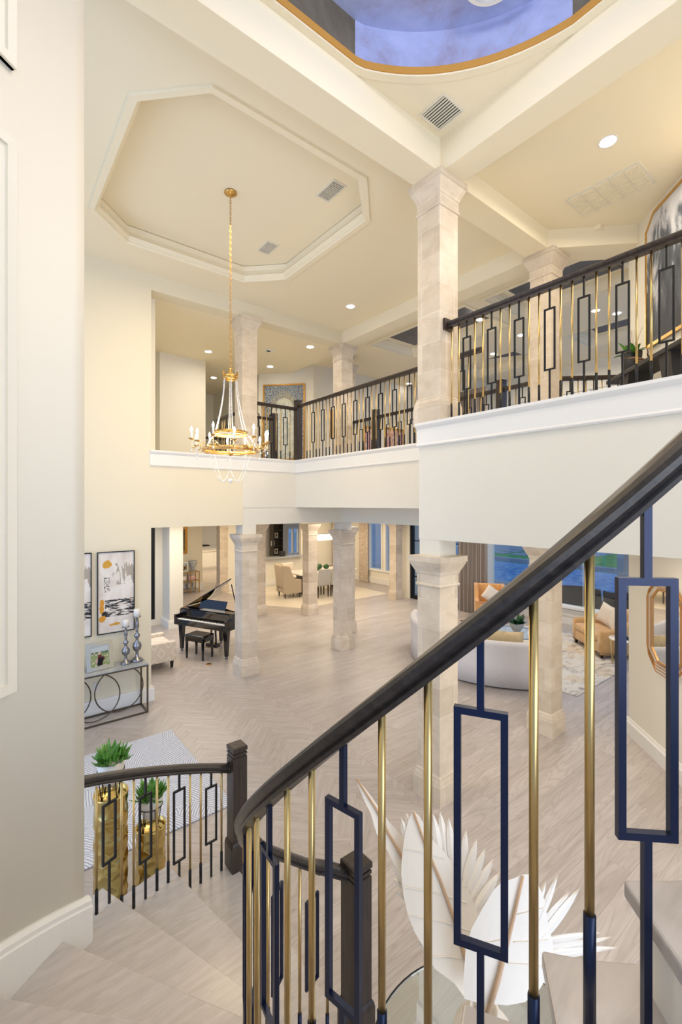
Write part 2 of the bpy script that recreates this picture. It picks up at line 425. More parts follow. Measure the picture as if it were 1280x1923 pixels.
def fretrug():
    t = NT('silver_carved_rug'); v = t.mapv(t.pos(), (1,1,1))
    vo = t.n('ShaderNodeTexVoronoi', {'Vector': v, 'Scale': 3.4}); cx = t.sep(vo.outputs['Color'])
    a = t.math('MULTIPLY', cx[0], 6.28); x, y, z = t.sep(v)[:3]
    s_ = t.math('ADD', t.math('MULTIPLY', x, t.math('COSINE', a)), t.math('MULTIPLY', y, t.math('SINE', a)))
    st = t.math('SINE', t.math('ADD', t.math('MULTIPLY', s_, 235), t.math('MULTIPLY', t.noise(v, 9), 6)))
    k = t.math('GREATER_THAN', st, .15)
    t.base(t.mix(k, lin((222,224,232)), lin((168,172,186)))); t.p(Roughness=.85); t.bump(st, .4, .006); return t.m
M['rug'] = fretrug()
def absrug():
    t = NT('abstract_cream_rug'); f = t.noise(t.mapv(t.pos(), (1.2,2.6,1)), 1.6, 9, .68, 1.2); g = t.noise(t.pos(), 2.1, 3)
    c = t.ramp(f, [(.36, lin((150,144,140))), (.48, lin((212,206,196))), (.62, lin((222,216,206))), (.75, lin((198,188,172)))])
    t.base(t.mix(t.math('MULTIPLY', t.math('GREATER_THAN', g, .56), .35), c, lin((204,176,130)))); t.p(Roughness=.9); return t.m
M['rug2'] = absrug()
def diamond():
    t = NT('diamond_pattern_fabric'); x, y, z = t.sep(t.obj())[:3]
    q = t.math('ADD', x, y)
    def tri(a, per): return t.math('ABSOLUTE', t.math('SUBTRACT', t.math('FRACT', t.math('DIVIDE', a, per)), .5))
    d = t.math('ADD', tri(q, .26), tri(z, .36))
    l = t.math('LESS_THAN', t.math('ABSOLUTE', t.math('SUBTRACT', t.math('FRACT', t.math('MULTIPLY', d, 2)), .5)), .06)
    t.base(t.mix(l, lin((220,208,192)), lin((242,236,226)))); t.p(Roughness=.9); return t.m
M['diamond'] = diamond()
def curtain(name, c0, c1, sc):
    t = NT(name); f = t.noise(t.mapv(t.obj(), sc), 1, 5, .6, .8)
    t.base(t.ramp(f, [(.42, lin(c0)), (.56, lin(c1))])); t.p(Roughness=.8); return t.m
M['drape'] = curtain('taupe_drape_fabric', (146,134,124), (160,149,140), (16,16,.4))
M['drapep'] = curtain('floral_drape_fabric', (228,216,200), (196,176,154), (24,24,24))
def blobs(t, v, base, specs, distort=.05, nscale=9):
    """v: object coordinates; specs: (cx, cz, rx, rz, colour) soft-edged daubs"""
    nx = t.noise(v, nscale, 4); nz = t.noise(t.mapv(v, loc=(5,3,1)), nscale, 4); x, y, z = t.sep(v)[:3]
    x = t.math('ADD', x, t.math('MULTIPLY', t.math('SUBTRACT', nx, .5), distort*4)); z = t.math('ADD', z, t.math('MULTIPLY', t.math('SUBTRACT', nz, .5), distort*4))
    c = base
    for cx, cz, rx, rz, col in specs:
        a = t.math('DIVIDE', t.math('SUBTRACT', x, cx), rx); b = t.math('DIVIDE', t.math('SUBTRACT', z, cz), rz)
        q = t.math('LESS_THAN', t.math('ADD', t.math('MULTIPLY', a, a), t.math('MULTIPLY', b, b)), 1)
        c = t.mix(q, c, lin(col))
    return c
def art1():      # canvas 0.50 x 1.21, centred in x, base at z=0
    t = NT('abstract_canvas'); v = t.obj(); x, y, z = t.sep(v)[:3]
    c = t.ramp(t.noise(t.mapv(v, (5,5,3)), 1.2, 5), [(.35, lin((212,200,190))), (.6, lin((232,226,218)))])
    # grey upper wash, black broken water band, dark figures
    g = t.math('MULTIPLY', t.math('GREATER_THAN', t.noise(t.mapv(v, (16,16,4), (2,0,0)), 1, 4), .53), t.math('MULTIPLY', t.math('GREATER_THAN', z, .72), t.math('LESS_THAN', z, 1.05)))
    c = t.mix(t.math('MULTIPLY', g, t.math('GREATER_THAN', x, -.06)), c, lin((172,162,148)))
    bk = t.math('MULTIPLY', t.math('GREATER_THAN', t.noise(t.mapv(v, (6,6,34)), 1.1, 6, .7), .5), t.math('MULTIPLY', t.math('GREATER_THAN', z, .24), t.math('LESS_THAN', z, .50)))
    c = t.mix(t.math('MULTIPLY', bk, t.math('GREATER_THAN', x, -.16)), c, lin((34,36,40)))
    wn = t.math('MULTIPLY', t.math('GREATER_THAN', t.noise(t.mapv(v, (60,60,40), (1,0,4)), 1, 3), .53), t.math('MULTIPLY', t.math('MULTIPLY', t.math('LESS_THAN', x, -.09), t.math('GREATER_THAN', x, -.17)), t.math('MULTIPLY', t.math('GREATER_THAN', z, .62), t.math('LESS_THAN', z, .84))))
    c = t.mix(wn, c, lin((30,32,34)))
    c = blobs(t, v, c, [(-.13,1.04,.065,.06,(208,156,50)),(-.20,.40,.035,.11,(212,148,40)),(-.16,.28,.05,.04,(34,32,30)),(-.19,.22,.05,.045,(212,148,40)),(-.02,.12,.075,.022,(208,152,56))], .018, 12)
    t.base(c); t.p(Roughness=.6); return t.m
M['art1'] = art1()
def art_photo():
    t = NT('family_photograph'); v = t.obj(); x, y, z = t.sep(v)[:3]
    c = t.mix(t.math('GREATER_THAN', z, .17), lin((132,150,88)), lin((78,104,84)))
    c = t.mix(t.math('GREATER_THAN', z, .205), c, lin((176,192,200)))
    c = t.mix(t.math('GREATER_THAN', t.noise(v, 40, 3), .56), c, lin((196,186,170)))
    c = blobs(t, v, c, [(.0,.115,.028,.06,(104,34,44)),(.035,.10,.03,.035,(92,30,40)),(-.02,.05,.02,.05,(60,48,56)),(-.045,.08,.016,.035,(200,170,160)),(-.002,.185,.016,.024,(214,186,150))], .004, 30)
    t.base(c); t.p(Roughness=.3); return t.m
M['photo'] = art_photo()
def art_garden():
    t = NT('garden_tapestry'); v = t.obj(); x, y, z = t.sep(v)[:3]
    sp = t.noise(v, 46, 3, .7)
    c = t.ramp(sp, [(.4, lin((60,72,92))), (.5, lin((120,132,146))), (.6, lin((196,200,196)))])
    body = t.math('ADD', t.math('POWER', t.math('DIVIDE', x, .40), 2), t.math('POWER', t.math('DIVIDE', t.math('SUBTRACT', z, .75), .85), 2))
    c = t.mix(t.math('LESS_THAN', body, 1), c, t.ramp(t.noise(v, 12, 4), [(.4, lin((176,184,182))), (.6, lin((206,210,204)))]))
    rg = t.math('MULTIPLY', t.math('LESS_THAN', t.math('ABSOLUTE', t.math('SUBTRACT', body, 1.1)), .4), t.math('GREATER_THAN', t.noise(v, 60, 4, .7), .55))
    t.base(t.mix(rg, c, lin((202,184,112)))); t.p(Roughness=.85); return t.m
M['garden'] = art_garden()
def art_dark():
    t = NT('stormy_canvas'); v = t.obj(); x, y, z = t.sep(v)[:3]
    f = t.noise(t.mapv(v, (4,4,1.4), rot=(0,.35,0)), 1.3, 5, .6, .4)
    f = t.math('ADD', t.math('MULTIPLY', f, .8), t.math('MULTIPLY', z, .20))
    t.base(t.ramp(f, [(.42, lin((44,48,58))), (.58, lin((84,90,100))), (.68, lin((190,192,198))), (.85, lin((210,212,216)))])); t.p(Roughness=.6); return t.m
M['storm'] = art_dark()
M['pink'] = curtain('pink_print', (222,206,200), (196,128,128), (22,22,22))
M['sepia'] = curtain('sepia_print', (150,130,88), (98,82,54), (30,30,30))
def lawn():
    t = NT('lawn_grass'); f = t.noise(t.pos(), 3, 6); t.base(t.ramp(f, [(.3, lin((60,130,62))), (.7, lin((104,172,86)))])); t.p(Roughness=.9); return t.m
M['lawn'] = lawn()
def water():
    t = NT('pool_water'); f = t.noise(t.mapv(t.pos(), (2,2,2)), 2.2, 3)
    t.base(t.ramp(f, [(.35, lin((92,150,216))), (.65, lin((176,212,242)))])); t.p(Roughness=.12); t.bump(f, .5, .05); return t.m
M['water'] = water()
M['hammer'] = plain('hammered_gold', (206,180,112), .2, 1)
from mathutils.geometry import tessellate_polygon
def plate(mb, outer, holes, z0, z1):
    loops = [outer]+holes
    pts = [p for l in loops for p in l]
    tr = tessellate_polygon([[Vector((p[0],p[1],0)) for p in l] for l in loops])
    n = len(pts)
    mb.add([(p[0],p[1],z0) for p in pts]+[(p[0],p[1],z1) for p in pts], [tuple(t) for t in tr]+[tuple(i+n for i in t) for t in tr])
    b = len(mb.v)-2*n; o = 0
    for l in loops:
        m = len(l)
        for i in range(m):
            j = (i+1)%m; mb.f.append((b+o+i, b+o+j, b+n+o+j, b+n+o+i)); mb.sm.append(False)
        o += m
    return mb

# ================================================================== SETTING
# ground floor
struct('floor', MB().box(-5, -3.5, -.12, 12.35, 25, 0), M['floor'])
struct('floor_tile', MB().prism([(7.64,11.5),(11.3,11.5),(11.3,15.4),(6.9,15.4),(6.9,12.6)], .001, .006), M['tile'])
# foyer wall with the picture ledge opening
wl = MB().box(-5, 7.62, 0, 2.15, 7.92, 7.2).box(2.15, 7.62, 2.78, 3.76, 7.92, 4.0).box(2.15, 7.62, 6.62, 6.40, 7.92, 7.2)
struct('wall_left', wl, M['foyer'])
struct('wall_gallery_front', MB().box(3.76, 7.62, 3.1, 6.55, 7.92, 4.0), M['wall'])
# bridge slab and fascias
struct('floor_bridge', MB().prism([(4.92,3.36),(6.55,3.36),(6.55,9.69),(4.92,9.69)], 3.1, 4.0), M['wall'])
struct('floor_upper_hall', MB().prism([(2.2,7.93),(4.91,7.93),(4.91,9.7),(12.4,9.7),(12.4,14.2),(2.2,14.2)], 2.80, 3.99), M['wall'])
struct('floor_landing', MB().prism([(3.76,-2.8),(7.2,-2.8),(7.0,2.38),(7.12,2.55),(6.55,3.15),(6.55,3.355),(3.76,3.355)], 2.78, 4.0), M['wall'])
hd = MB().box(3.765, 7.63, 2.78, 6.4, 7.9, 3.1).box(6.09, 3.3, 2.78, 6.39, 7.7, 3.1).box(6.4, 9.0, 2.78, 12.3, 9.7, 3.0)
struct('wall_header', hd, M['wall'])
struct('ceiling_lower', MB().box(2.2, 14.2, 2.80, 13, 25, 2.95), M['ceil'])
pier = MB()
for cx, cy in ((3.90,3.21),(3.90,7.77),(6.24,7.78),(6.2,3.18)): pier.box(cx-.137, cy-.137, 2.59, cx+.137, cy+.137, 2.79)
struct('wall_pier', pier, M['wall'])
# ledge trims (cap + band + lower bead)
def ledge(name, pts, side=1):
    prof = [(0,-.24),(.022,-.24),(.03,-.225),(.022,-.205),(.022,-.05),(.04,-.03),(.052,-.012),(.052,.014),(.0,.014)]
    prof = [(side*x, z) for x, z in prof]
    struct(name, MB().sweep(pts, prof), M['white'])
ledge('trim_1', [(2.13,7.62,4.02),(4.92,7.62,4.02),(4.92,3.36,4.02)], 1)
ledge('trim_2', [(3.76,3.37,4.02),(3.76,-2.8,4.02)], 1)
struct('trim_3', MB().box(2.13, 7.62, 4.0, 4.92, 7.92, 4.034).box(4.92, 3.36, 4.0, 5.12, 7.92, 4.034).box(3.76, -2.8, 4.0, 3.99, 3.36, 4.034), M['white'])
# upper floor walls
uw = MB().prism([(5.77,10.77),(6.8,9.69),(12.3,9.69),(12.3,9.9),(6.9,9.9),(5.9,10.95)], 4.0, 6.9)
uw.prism([(3.18,10.6),(4.25,10.6),(4.25,13.9),(2.3,13.9),(2.3,12.2)], 4.0, 6.62)
uw.box(2.2, 13.7, 4.0, 8, 13.9, 6.62).box(5.75, 10.9, 4.0, 5.9, 13.8, 6.62)
struct('wall_upper_back', uw, M['wall'])
struct('wall_upper_left', MB().box(2.15, 7.92, 4.0, 2.3, 13.9, 6.62), M['wall'])
# ceilings
octo = []
ox0, ox1, oy0, oy1, ch = 1.08, 3.95, 3.87, 6.92, .53
octo = [(ox0+ch,oy0),(ox1-ch,oy0),(ox1,oy0+ch),(ox1,oy1-ch),(ox1-ch,oy1),(ox0+ch,oy1),(ox0,oy1-ch),(ox0,oy0+ch)]
struct('ceiling_foyer', plate(MB(), [(-5,3.36),(6.09,3.36),(6.09,7.62),(-5,7.62)], [octo[::-1]], 6.87, 7.12), M['ceil'])
struct('ceiling_tray', MB().box(.6, 3.5, 7.12, 4.4, 7.3, 7.2), M['ceil'])
struct('trim_4', MB().sweep([(x,y,6.87) for x, y in octo], [(.03,-.025),(-.035,-.025),(-.05,-.01),(-.05,.015),(-.075,.03),(-.085,.06),(-.06,.09),(-.05,.10),(-.02,.16),(-.02,.24),(.03,.24)], closed=True), M['ceil'])
bm_ = MB().box(-5, 3.05, 6.62, 4.06, 3.36, 7.2).box(3.75, -3.4, 6.62, 4.06, 3.05, 7.2).box(4.06, 3.05, 6.62, 6.40, 3.36, 7.2).box(6.09, 3.36, 6.62, 6.40, 7.62, 7.2)
bm_.prism([(5.98,3.07),(6.84,2.21),(7.1,2.48),(6.38,3.25)], 6.62, 7.2)
struct('ceiling_beam', bm_, M['ceil'])
struct('ceiling_landing', MB().prism([(4.06,-3.4),(10,-3.4),(7.05,2.5),(6.3,3.2),(4.06,3.2)], 6.87, 7.05), M['ceil'])
struct('ceiling_hall', MB().box(2.15, 7.92, 6.62, 6.4, 13.9, 6.8), M['ceil'])
# painted dome over the stair
DC = (1.88, 1.29); DR = 1.85; path = []; kinds = []
for i in range(120):
    a = 2*PI*i/120; x, y = DC[0]+DR*cos(a), DC[1]+DR*sin(a)
    path.append((min(x, 3.69), min(y, 3.0)))
struct('ceiling_stair', plate(MB(), [(-3.2,-3.4),(3.75,-3.4),(3.75,3.05),(-3.2,3.05)], [path[::-1]], 6.965, 7.02), M['ceil'])
blue = MB(); grey = MB()
for i in range(120):
    p, q = path[i], path[(i+1)%120]; flat = (p[0] >= 3.689 and q[0] >= 3.689) or (p[1] >= 2.999 and q[1] >= 2.999)
    (grey if flat else blue).add([(p[0],p[1],7.01),(q[0],q[1],7.01),(q[0],q[1],7.36),(p[0],p[1],7.36)], [(0,1,2,3)], not flat)
struct('wall_dome_curved', blue, M['dome']); struct('wall_dome_straight', grey, M['domeg'])
struct('ceiling_dome', MB().box(-.2, -.8, 7.36, 3.9, 3.3, 7.42), M['dome'])
struct('trim_5', MB().sweep([(x,y,6.97) for x, y in path], [(.02,0),(-.02,0),(-.02,.06),(.02,.06)], closed=True), plain('gold_painted_band', (196,142,56), .5))
struct('trim_6', MB().sweep([(x,y,6.955) for x, y in path], [(.06,0),(-.01,0),(-.01,.02),(.06,.02)], closed=True), M['ceil'])
# living room ceiling with dark insets
panels = [[(7.2,5.35),(8.2,5.35),(8.2,7.45),(7.2,7.45)], [(7.55,3.05),(8.15,2.9),(8.15,4.5),(7.2,4.5),(7.2,3.45)],
          [(10.2,2.75),(10.85,2.75),(10.85,4.36),(10.2,4.36)], [(10.2,6.15),(10.9,6.15),(10.25,7.4)]]
holes = [[(6.95,5.1),(8.45,5.1),(8.45,7.7),(6.95,7.7)], [(7.0,2.7),(8.4,2.7),(8.4,4.75),(7.0,4.75)],
         [(9.9,2.5),(11.15,2.5),(11.15,4.65),(9.9,4.65)], [(9.9,5.85),(11.2,5.85),(11.2,7.7),(9.9,7.7)]]
struct('ceiling_living', plate(MB(), [(6.41,2.55),(12.4,2.0),(12.4,9.9),(6.41,9.9)], [h[::-1] for h in holes], 6.82, 7.02), M['ceil'])
struct('ceiling_living_tray', MB().box(6.41, 2.0, 7.02, 12.4, 9.9, 7.1), M['ceil'])
cr = MB()
for h in holes: cr.sweep([(x,y,6.82) for x, y in h], [(.05,-.02),(-.02,-.02),(-.03,.02),(-.09,.08),(-.12,.14),(-.12,.2),(.0,.2)], closed=True)
struct('trim_7', cr, M['ceil'])
ins = MB()
for p in panels: ins.prism(p, 7.0, 7.03)
struct('ceiling_inset', ins, M['dark'])
# diagonal wall at the right
struct('wall_right', MB().prism([(7.0,2.42),(4.4,-.18),(4.75,-.5),(7.6,2.35)], 0, 6.9), M['wall'])
# living room window wall
lw = MB().box(12.15, 1.8, 0, 12.35, 8.6, .44).box(12.15, 1.8, 6.1, 12.35, 8.6, 7.0).box(12.15, 1.6, 0, 12.35, 2.6, 7.0).box(12.15, 8.2, 0, 12.35, 8.6, 7).box(11.3, 7.95, 0, 12.35, 8.15, 7)
struct('wall_window', lw, M['wall'])
struct('trim_8', MB().box(12.06, 2.6, .42, 12.2, 8.2, .47).box(12.11, 2.6, .0, 12.15, 7.95, .17).box(12.12, 2.6, .34, 12.15, 7.95, .38).box(12.12, 2.6, .22, 12.15, 7.95, .25), M['white'])
wf = MB()
for y in (2.6, 8.15): wf.box(12.2, y-.02, .46, 12.3, y+.02, 6.1)
wf.box(12.235, 5.285, .46, 12.255, 5.295, 6.1)
wf.box(12.2, 2.6, .46, 12.3, 8.2, .49).box(12.2, 2.6, 6.05, 12.3, 8.2, 6.1).box(12.2, 2.6, 3.2, 12.3, 8.2, 3.9)
win = struct('window_1', MB().box(12.24, 2.6, .47, 12.25, 8.2, 6.08), M['glass'])
tag(wf.build('window_frame', M['white'], win), kind='structure')
# patio side wall with the black glass door
struct('wall_patio', MB().box(11.3, 10.5, 0, 11.5, 10.95, 2.9).box(11.3, 10.95, 0, 12.6, 11.1, 2.9).box(11.3, 8.0, 2.6, 11.5, 10.5, 2.9).box(11.3,8.0,3.0,11.5,9.9,7.0), M['wall'])
dr = struct('door_1', MB().box(11.39, 8.15, .1, 11.40, 10.42, 2.5), M['glass'])
df = MB()
for y in (8.1, 9.25, 9.36, 10.45): df.box(11.34, y-.05, 0, 11.45, y+.05, 2.6)
df.box(11.34, 8.1, 0, 11.45, 10.5, .12).box(11.34, 8.1, 2.5, 11.45, 10.5, 2.6)
for z in (.75, 1.35, 1.95): df.box(11.37, 8.1, z-.015, 11.42, 10.45, z+.015)
tag(df.build('door_frame', M['black'], dr), kind='structure')
# dining walls
dw = MB().box(12.4, 11.1, 0, 12.6, 15.7, .58).box(12.4, 11.1, 2.62, 12.6, 15.7, 2.9).box(12.4, 13.78, 0, 12.6, 15.7, 2.9).box(12.4, 12.83, 0, 12.6, 12.97, 2.9).box(12.4,11.1,0,12.6,11.3,2.9)
struct('wall_dining_right', dw, M['wall'])
wn = struct('window_2', MB().box(12.47, 11.3, .58, 12.48, 13.78, 2.62), M['glass'])
f_ = MB().box(12.36, 11.2, .50, 12.42, 13.85, .58)
for y in (11.33, 12.80, 13.0, 13.75): f_.box(12.38, y-.03, .58, 12.5, y+.03, 2.62)
tag(f_.build('window_frame', M['white'], wn), kind='structure')
dbk = MB().box(7.0, 15.5, 0, 8.1, 15.65, 2.8).box(8.1, 15.5, 0, 10.25, 15.65, 1.06).box(10.25, 15.5, 0, 12.4, 15.65, 2.8)
struct('wall_dining_back', dbk, M['wall'])
bb = MB().box(8.1, 15.47, 0, 12.38, 15.5, .24).box(12.37, 11.1, 0, 12.4, 15.5, .24)
pf = [(11.0,.6),(11.0,2.4),(12.1,2.4),(12.1,.6)]
for i in range(4):
    a, b = pf[i], pf[(i+1)%4]; bb.box(min(a[0],b[0])-.03, 15.46, min(a[1],b[1])-.03, max(a[0],b[0])+.03, 15.5, max(a[1],b[1])+.03)
struct('baseboard_dining', bb, M['white'])
struct('trim_9', MB().box(8.0, 15.30, 1.06, 10.25, 15.78, 1.11), M['counter'])
# kitchen / breakfast back walls
kb = MB().box(9.6, 18.0, 0, 11.45, 18.15, .88).box(9.6, 18.0, .88, 11.1, 18.15, 2.8)
kb = MB().box(9.4, 18.0, 0, 13, 18.15, .88).box(9.4, 18.0, 2.05, 13, 18.15, 2.8).box(9.4, 18.0, .88, 11.15, 18.15, 2.05).box(11.75, 18.0, .88, 13, 18.15, 2.05)
struct('wall_breakfast', kb, M['wall'])
w3 = struct('window_3', MB().box(11.15, 18.06, .88, 11.75, 18.07, 2.05), M['glass'])
w3f = MB()
for x in (11.15, 11.45, 11.75): w3f.box(x-.03, 17.97, .84, x+.03, 18.1, 2.09)
w3f.box(11.08, 17.95, .82, 11.82, 18.1, .9).box(11.12, 17.97, 2.03, 11.78, 18.1, 2.1)
tag(w3f.build('window_frame', M['white'], w3), kind='structure')
struct('wall_kitchen_back', MB().box(5, 24, 0, 13, 24.15, 2.9), M['wall'])
# side hall wall (picture + console) and pier by the black door
struct('wall_hall_back', MB().box(2.2, 16.4, 0, 6.45, 16.6, 2.9).box(6.35, 16.4, 0, 6.45, 22, 2.9), M['foyer'])
struct('wall_pier_left', MB().box(3.75, 11.7, 0, 4.09, 12.5, 2.85).box(2.3, 12.3, 2.55, 3.75, 12.45, 2.9).box(2.3, 12.3, 0, 3.75, 12.45, .15).box(3.57, 12.3, 0, 3.75, 12.45, 2.9), M['wall'])
d2 = struct('door_2', MB().box(2.6, 12.37, .15, 3.52, 12.38, 2.55), M['glass'])
tag(MB().box(3.46,12.33,.15,3.56,12.42,2.55).box(2.6,12.33,.15,3.5,12.42,.25).box(2.6,12.33,2.45,3.5,12.42,2.55).build('door_frame', M['black'], d2), kind='structure')
bl = MB().box(3.71, 11.66, 0, 4.13, 12.5, .17).box(3.72,11.67,.17,4.12,12.5,.2).box(2.2, 16.36, 0, 6.49, 16.4, .26).box(6.45, 16.36, 0, 6.49, 22, .26).box(7.0, 15.46, 0, 8.1, 15.5, .22)
struct('baseboard_hall', bl, M['white'])
struct('baseboard_left', MB().box(-5, 7.58, 0, 2.19, 7.62, .19).box(-5,7.59,.19,2.18,7.62,.22).box(2.15, 7.58, 0, 2.19, 7.96, .19), M['white'])
# right wall baseboard
struct('baseboard_right', MB().sweep([(7.03,2.45,0),(4.4,-.18,0)], [(0,0),(.035,0),(.035,.17),(.022,.19),(.012,.22),(0,.22)]), M['white'])

# ---- round stair wall on the left
swp = [(2.38,0),(2.56,0),(2.56,7.0),(2.38,7.0)]
struct('wall_stair', MB().arc(SCX, SCY, swp, SA(156.9), SA(236), 40, True), M['wall'])
def TH(k): return 128.7+11.05*(k-1) if k <= 5 else 172.9+10.45*(k-5)
def pitch(deg):
    k = 1+(deg-128.7)/11.05 if deg <= 172.9 else 5+(deg-172.9)/10.45
    return .17*k
RISE = .17
sk = MB(); vs = []; n_ = 44
for i in range(n_+1):
    dg = 156.3+(236-156.3)*i/n_; z = pitch(dg)
    for r, dz in ((2.385,-.40),(2.338,-.40),(2.338,.125),(2.345,.135),(2.345,.16),(2.365,.18),(2.385,.18)): vs.append(SP(r, dg, max(z+dz, .0)))
m_ = 7; fs = [tuple(range(m_-1,-1,-1)), tuple(range(n_*m_, n_*m_+m_))]
for i in range(n_):
    for k in range(m_): l = (k+1)%m_; fs.append((i*m_+k,i*m_+l,(i+1)*m_+l,(i+1)*m_+k))
struct('baseboard_stair', sk.add(vs, fs), M['white'])
pm = MB()                                            # picture-frame mouldings on the stair wall
def pframe(a0, a1, z0, z1):
    for q, (w0, dr_) in enumerate(((.085,.018),(.05,.034))):
        for zz in ((z0,z0+w0),(z1-w0,z1)):
            pm.arc(SCX, SCY, [(2.385,zz[0]),(2.38-dr_,zz[0]),(2.38-dr_,zz[1]),(2.385,zz[1])], SA(a0), SA(a1), 14)
        wd = math.degrees(w0/2.38)
        for aa in ((a0,a0+wd),(a1-wd,a1)):
            pm.arc(SCX, SCY, [(2.385,z0+w0),(2.38-dr_,z0+w0),(2.38-dr_,z1-w0),(2.385,z1-w0)], SA(aa[0]), SA(aa[1]), 2)
pframe(167.5, 200, 2.2, 5.0); pframe(167.5, 200, 5.37, 6.7)
struct('trim_10', pm, M['wall'])

# ================================================================== STAIRCASE
def wedge(mb, r0, r1, a0, a1, z0, z1, n=6):
    poly = [SP(r0, a0+(a1-a0)*i/n)[:2] for i in range(n+1)]+[SP(r1, a1-(a1-a0)*i/n)[:2] for i in range(n+1)]
    return mb.prism(poly, z0, z1)
stair = thing('staircase', 'curved staircase of pale limed oak treads with white risers', 'staircase', SP(1.7, 170))
for k in range(1, 21):
    z = RISE*k; a0, a1 = TH(k), TH(k+1)
    ro = 2.64 if a1 < 156 else (2.377 if a0 > 154 else 2.64)
    if k == 3: ro = 2.64
    t = MB()
    if k == 3:     # the tread that meets the wall end
        wedge(t, .87, 2.375, a0-.9, a1+1, z-.036, z); wedge(t, 2.37, 2.64, a0-.9, 156.8, z-.036, z)
    else: wedge(t, .87, ro, a0-.9, a1+1, z-.036, z)
    t.build('tread', M['tread'], stair, bevel=.006)
    bdy = MB()
    wedge(bdy, .92, 2.375 if k >= 3 else 2.60, a0+.2, a1+.2, max(0, z-.40), z-.036)
    if k == 3: wedge(bdy, 2.37, 2.60, a0+.2, 156.7, z-.51, z-.036)
    bdy.build('riser', M['white'], stair)

# handrails ---------------------------------------------------------------
HRP = [(-.024,-.062),(.024,-.062),(.027,-.05),(.022,-.042),(.034,-.028),(.037,-.012),(.030,-.002),(.012,.003),(-.012,.003),(-.030,-.002),(-.037,-.012),(-.034,-.028),(-.022,-.042),(-.027,-.05)]
def baluster_meshes(kind, x, y, z0, z1, ang, parent, sleeve=None, frame=None, iron='black'):
    H = z1-z0; c, s = cos(ang), sin(ang)
    if kind == 'g':
        sl = sleeve or .2*H
        g = MB().cyl((x,y,z0+sl-.01), (x,y,z1), .0085, 10).build('gold_baluster', M['brass'], parent)
        sv = MB().cyl((0,0,0), (0,0,sl), .0108, 10)
        o = sv.build('sleeve', M[iron], g, loc=(0,0,-(sl-.01)))
    else:
        f0, f1 = frame or (z0+.29*H, z1-.165*H)
        b = MB(); hw = .05; q = .0135
        def post(u, za, zb):
            px, py = x+u*c, y+u*s; M_ = Matrix.Translation((px,py,0)) @ Matrix.Rotation(ang, 4, 'Z')
            t = MB().box(-q/2,-q/2,za,q/2,q/2,zb).xf(M_); b.add(t.v, t.f)
        post(0, z0, f0); post(0, f1, z1); post(-hw+q/2, f0, f1); post(hw-q/2, f0, f1)
        for za in (f0, f1-q):
            M_ = Matrix.Translation((x,y,0)) @ Matrix.Rotation(ang, 4, 'Z')
            t = MB().box(-hw+q,-q/2,za,hw-q,q/2,za+q).xf(M_); b.add(t.v, t.f)
        b.build('rectangle_baluster', M[iron], parent)
def newel_mesh(x, y, z0, z1, parent, ang=0, w=.122, plinth=.36, name='newel_post'):
    h = w/2; H = z1-z0; M_ = Matrix.Translation((x,y,z0)) @ Matrix.Rotation(ang, 4, 'Z')
    sh = MB().sqstack(0,0,[(h,.02),(h,H-.085),(h-.007,H-.082),(h-.007,H-.074),(h,H-.07),(h,H-.052),(h-.007,H-.049),(h-.007,H-.041),(h+.003,H-.037),(h+.003,H-.006),(h-.006,H)]).xf(M_)
    o = sh.build(name, M['ebony'], parent)
    if plinth:
        pl = MB().sqstack(0,0,[(h+.014,0),(h+.014,plinth),(h+.009,plinth+.025),(h+.001,plinth+.04)]).xf(M_)
        q = pl.build('plinth', M['ebony'], parent); q.parent = o; q.location = q.location-o.location
    return o

RT = .875
# inner curved railing
ri = thing('stair_railing', 'curved stair railing in the foreground with dark wood handrail sweeping up to the right', 'railing', SP(1.0, 200))
pts = [(*SP(.925+.075*min(1,(d_-127.5)/12), d_)[:2], pitch(d_)+RT+.07*max(0, 1-(d_-127.5)/14)) for d_ in [127.5+1.5*i for i in range(9)]]
pts += [SP(1.0, 141+2*i, pitch(141+2*i)+RT) for i in range(0, 88)]
MB().sweep(pts, HRP, smooth=False).build('handrail', M['rail'], ri)
angs = [(285.9,'g'),(280.4,'r'),(275.0,'g'),(269.7,'g'),(264.4,'r'),(259.0,'g'),(253.6,'g'),(248.2,'r')]
a = 248.2; i = 0
while a-5.87 > 131: a -= 5.87; angs.append((a, 'ggr'[i%3])); i += 1
for a, kd in angs:
    k = 0
    while TH(k+1)-.5 <= a: k += 1
    x, y, _ = SP(1.0 if a > 140 else .925+.075*(a-127.5)/12, a)
    if a < 140: rr = .925+.075*(a-127.5)/12; x, y, _ = SP(rr, a)
    zb = RISE*k; zt = pitch(a)+RT-.058+(.07*max(0, 1-(a-127.5)/14))
    if kd == 'g': baluster_meshes('g', x, y, zb, zt, 0, ri, sleeve=.20, iron='iron_blue_sheen')
    else: baluster_meshes('r', x, y, zb, zt, SA(a)+PI/2, ri, frame=(zt-.60, zt-.135), iron='iron_blue_sheen')
xr, yr = P(.085, 2.53); newel_mesh(xr, yr, 0, 1.17, ri, ang=.0)
